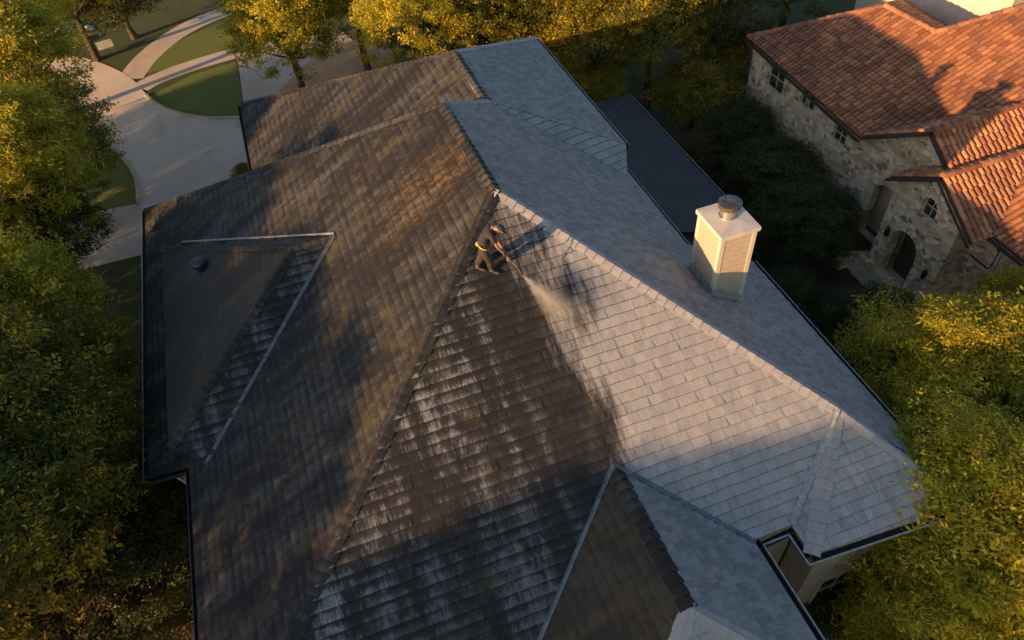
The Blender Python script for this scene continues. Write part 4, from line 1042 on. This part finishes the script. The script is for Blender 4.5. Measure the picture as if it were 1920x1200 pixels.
TR = [
 # left side
 (5, 130, 6.5, 0, 'leaf_gold', 1.2, 1.15, .3, 'yellow-green tree in the top left corner beside the driveway'),
 (88, 262, 5.0, 1, 'leaf', .95, 1.1, 1.3, 'green tree whose branches reach over the driveway at the left'),
 (20, 330, 6.0, 2, 'leaf_gold', 1.15, 1.1, 2.1, 'gold-flecked tree at the left edge level with the curved lawn'),
 (105, 440, 3.8, 3, 'leaf_dark', .7, .8, .7, 'dark leafy tree overhanging the concrete path left of the roof'),
 (68, 600, 5.0, 0, 'leaf_gold', .85, 1.05, 4.0, 'bright-topped yellow-green tree left of the roof vent'),
 (118, 730, 4.0, 2, 'leaf', .68, .9, 5.0, 'green tree close to the walkway at the left eave'),
 (20, 770, 5.6, 1, 'leaf', 1.1, 1.1, 2.9, 'wide green tree at the left edge below the bright-topped one'),
 (85, 890, 4.4, 2, 'leaf', .90, 1.0, 1.0, 'dense green tree left of the eave corner'),
 (10, 1000, 5.0, 0, 'leaf', 1.0, 1.0, 5.5, 'green tree at the lower left edge'),
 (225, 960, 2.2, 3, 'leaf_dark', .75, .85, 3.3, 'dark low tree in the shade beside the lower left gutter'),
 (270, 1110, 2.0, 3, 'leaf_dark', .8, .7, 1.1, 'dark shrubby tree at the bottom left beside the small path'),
 # top
 (528, 45, 4.8, 0, 'leaf_gold', 1.1, 1.15, .2, 'golden oak hanging over the forecourt at the top'),
 (655, -22, 5.0, 1, 'leaf_gold', 1.05, 1.1, 1.9, 'golden oak with bare lower limbs right of the forecourt'),
 (775, 45, 5.2, 2, 'leaf_gold', .95, 1.1, 4.4, 'sunlit yellow-green oak behind the left roof ridge'),
 (900, 35, 4.8, 0, 'leaf', .9, 1.0, 2.7, 'olive-green tree directly behind the back ridge'),
 (1010, 20, 4.6, 1, 'leaf', .95, 1.0, 5.1, 'dark olive tree behind the far right corner of the back roof'),
 (1120, 75, 3.6, 3, 'leaf', .9, .9, 2.1, 'low shaded tree with gold flecks right of the back ridge'),
 (1225, 40, 4.8, 2, 'leaf', 1.0, 1.0, .9, 'green and gold tree at the top, between the two houses'),
 (1330, 20, 4.0, 3, 'leaf_dark', 1.1, 1.1, 3.7, 'dark tree at the top edge, left of the tiled roof'),
 (1160, -70, 6.0, 0, 'leaf_dark', 1.4, 1.3, 2.2, 'tall dark tree at the top edge behind the green and gold one'),
 (950, -70, 6.0, 1, 'leaf', 1.4, 1.3, .4, 'green tree at the top edge behind the back ridge'),
 (790, -70, 6.0, 2, 'leaf', 1.3, 1.3, 1.4, 'green tree at the top edge behind the sunlit oak'),
 (1490, -80, 5.0, 0, 'leaf_dark', 1.2, 1.1, 4.9, 'dark tree at the top edge above the tiled roof corner'),
 (110, -30, 5.0, 2, 'leaf', 1.2, 1.2, 4.2, 'green tree at the top edge, second from the left corner'),
 (215, -10, 3.0, 3, 'leaf_dark', 1.1, 1.1, .5, 'dark tree at the top edge beside the pale rocks'),
 (0, 20, 6.5, 1, 'leaf_gold', 1.3, 1.2, 3.1, 'gold-green tree filling the far top left corner'),
 # right
 (1750, 745, 3.4, 2, 'leaf_gold', .95, .9, .3, 'yellow-green tree touching the right end of the grey roof'),
 (1885, 725, 3.8, 0, 'leaf_gold', .95, .95, 1.7, 'yellow-green tree at the right edge below the tiled porch'),
 (1790, 905, 5.0, 1, 'leaf_gold', .80, .70, 2.6, 'yellow-green tree whose twigs cover the lower right roof corner'),
 (1850, 1020, 4.0, 0, 'leaf_gold', 1.0, .95, 4.1, 'large round yellow-green tree in the lower right corner'),
 (1905, 880, 3.2, 3, 'leaf', .85, .9, 5.3, 'green tree at the right edge above the large round one'),
 (1800, 1200, 3.0, 2, 'leaf_gold', .85, .8, .8, 'yellow-green tree at the bottom right edge of the picture'),
 (1665, 1205, 2.2, 3, 'leaf_gold', .5, .5, 2.2, 'small gold-tipped tree at the bottom edge right of the court'),
 (1905, 585, 3.0, 1, 'leaf_gold', .5, .6, 3.4, 'golden tree in front of the stone wall beside the porch tower'),
]
for t_ in TR: tree(*t_[:8], t_[8])
SH = [
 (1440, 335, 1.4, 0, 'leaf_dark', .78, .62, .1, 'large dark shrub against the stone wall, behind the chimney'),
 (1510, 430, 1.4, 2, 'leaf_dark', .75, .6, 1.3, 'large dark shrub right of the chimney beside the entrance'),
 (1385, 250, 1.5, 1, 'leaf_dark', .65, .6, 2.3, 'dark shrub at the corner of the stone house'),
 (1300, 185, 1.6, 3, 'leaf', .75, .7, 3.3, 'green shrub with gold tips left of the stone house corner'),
 (1370, 120, 1.8, 1, 'leaf', .7, .65, 4.3, 'shrub with lit top by the tiled roof tip'),
 (1110, 160, 1.3, 0, 'leaf_gold', .62, .5, 5.3, 'gold shrub beside the far right eave of the back roof'),
 (1040, 95, 2.4, 3, 'leaf_gold', .55, .6, 2.0, 'gold shrub right behind the back roof corner'),
 (1310, 300, .9, 3, 'leaf_dry', .5, .45, 1.6, 'brown dry shrub between the low roof and the dark shrubs'),
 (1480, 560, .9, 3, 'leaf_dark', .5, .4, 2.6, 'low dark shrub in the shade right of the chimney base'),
 (1650, 620, 2.0, 1, 'leaf_dark', .6, .6, .6, 'dark fir-like shrub beside the right gutter'),
 (1640, 850, 1.6, 2, 'leaf_dark', .6, .6, 5.6, 'dark shrub under the right eave'),
 (1560, 1125, 1.0, 0, 'leaf_dark', .42, .42, 4.6, 'dark shrub in the court below the bay'),
 (70, 1140, 2.2, 1, 'leaf_dry', 1.0, .75, 1.1, 'dry brown shrub in the bottom left corner'),
 (180, 1105, 2.2, 2, 'leaf_dry', .7, .6, 3.1, 'dry brown shrub right of the one in the bottom left corner'),
 (340, 1040, .9, 3, 'leaf_dry', .38, .35, 1.9, 'small reddish shrub beside the lower left gutter'),
 (462, 330, .55, 2, 'leaf', .22, .22, 1.9, 'small green shrub at the notch between two roof eaves'),
]
for t_ in SH: tree(*t_[:8], t_[8], 'shrub', 'shrub')
# tall row west of the house, outside the picture, whose shade falls on the roof
rs = random.Random(5)
for i, (x, y, z, s_) in enumerate([(-21, -19, 7.4, 1.2), (-22, -13.5, 7.4, 1.2), (-20.5, -5.9, 10.7, 1.15), (-21.5, -3.0, 10.4, 1.15), (-21, .0, 8.8, 1.12), (-22, 4.6, 9.3, 1.2), (-21.5, 9.8, 9.6, 1.2), (-22, 15.5, 9.3, 1.2), (-26, 7.2, 9.8, 1.1), (-24, 24, 7.6, 1.15), (-27, 31, 7.2, 1.15), (-26.5, -4.2, 10.6, 1.1)]):
    tree(0, 0, 0, i % 3, 'leaf', s_, s_ * 1.05, rs.random() * 6, 'tall broadleaf tree in the row west of the shingle house, outside the left edge', 'tree', 'tree', 'tree row west of the house', pos=(x, y, z))
for i, (x, y) in enumerate([(-20, 9), (-20, 13), (-20.5, 17), (-20.3, 20.5), (-21, 24), (-22.5, 27.5), (-24, 31), (-25, 36)]):  # unseen hedge, added to even out the shade on the drive
    tree(0, 0, 0, (i + 1) % 4, 'leaf_dark', 1.2, 1.2, i * 1.3, 'tall dark shrub in the unseen hedge added to shade the drive, outside the left edge', 'shrub', 'shrub', 'added hedge shading the drive', pos=(x, y, 3.3))
# rocks and pale object on the verge
for i, (u, v, s_) in enumerate([(118, 62, .9), (140, 84, .6), (100, 40, .7), (165, 58, .45)]):
    bm = bmesh.new(); bmesh.ops.create_icosphere(bm, subdivisions=3, radius=1)
    for q in bm.verts:
        q.co *= 1 + .35 * noise.noise(q.co * 1.4 + Vector((i * 5, 0, 0))); q.co.z *= .5
        q.co *= s_
    me = bpy.data.meshes.new('rock'); bm.to_mesh(me); bm.free(); o = link('rock', me, M['rock']); p = at(u, v, 0); o.location = p + Vector((0, 0, s_ * .2))
    props(o, ['largest pale rock under the top left trees', 'pale rock nearest the driveway edge', 'pale rock closest to the top left corner', 'smallest pale rock, right of the others on the verge'][i], 'rock')
p = at(205, 101, 0); mb = MB()
mb.box((-.35, -.16, .28), (.35, .16, .34)); 
bx_ = empty('garden_bench', p, 'small white garden bench on the verge beside the curved path', 'bench'); bx_.rotation_euler = (0, 0, .2)
def sub(name, a, b):
    m_ = MB(); m_.box(a, b); o = m_.build(name, M['cap_metal']); o.parent = bx_; return o
sub('seat', (-.5, -.2, .40), (.5, .2, .45)); sub('backrest', (-.5, .16, .47), (.5, .2, .85))
for x in (-.45, .41):
    for y in (-.18, .14): sub('leg', (x, y, 0), (x + .04, y + .04, .40))
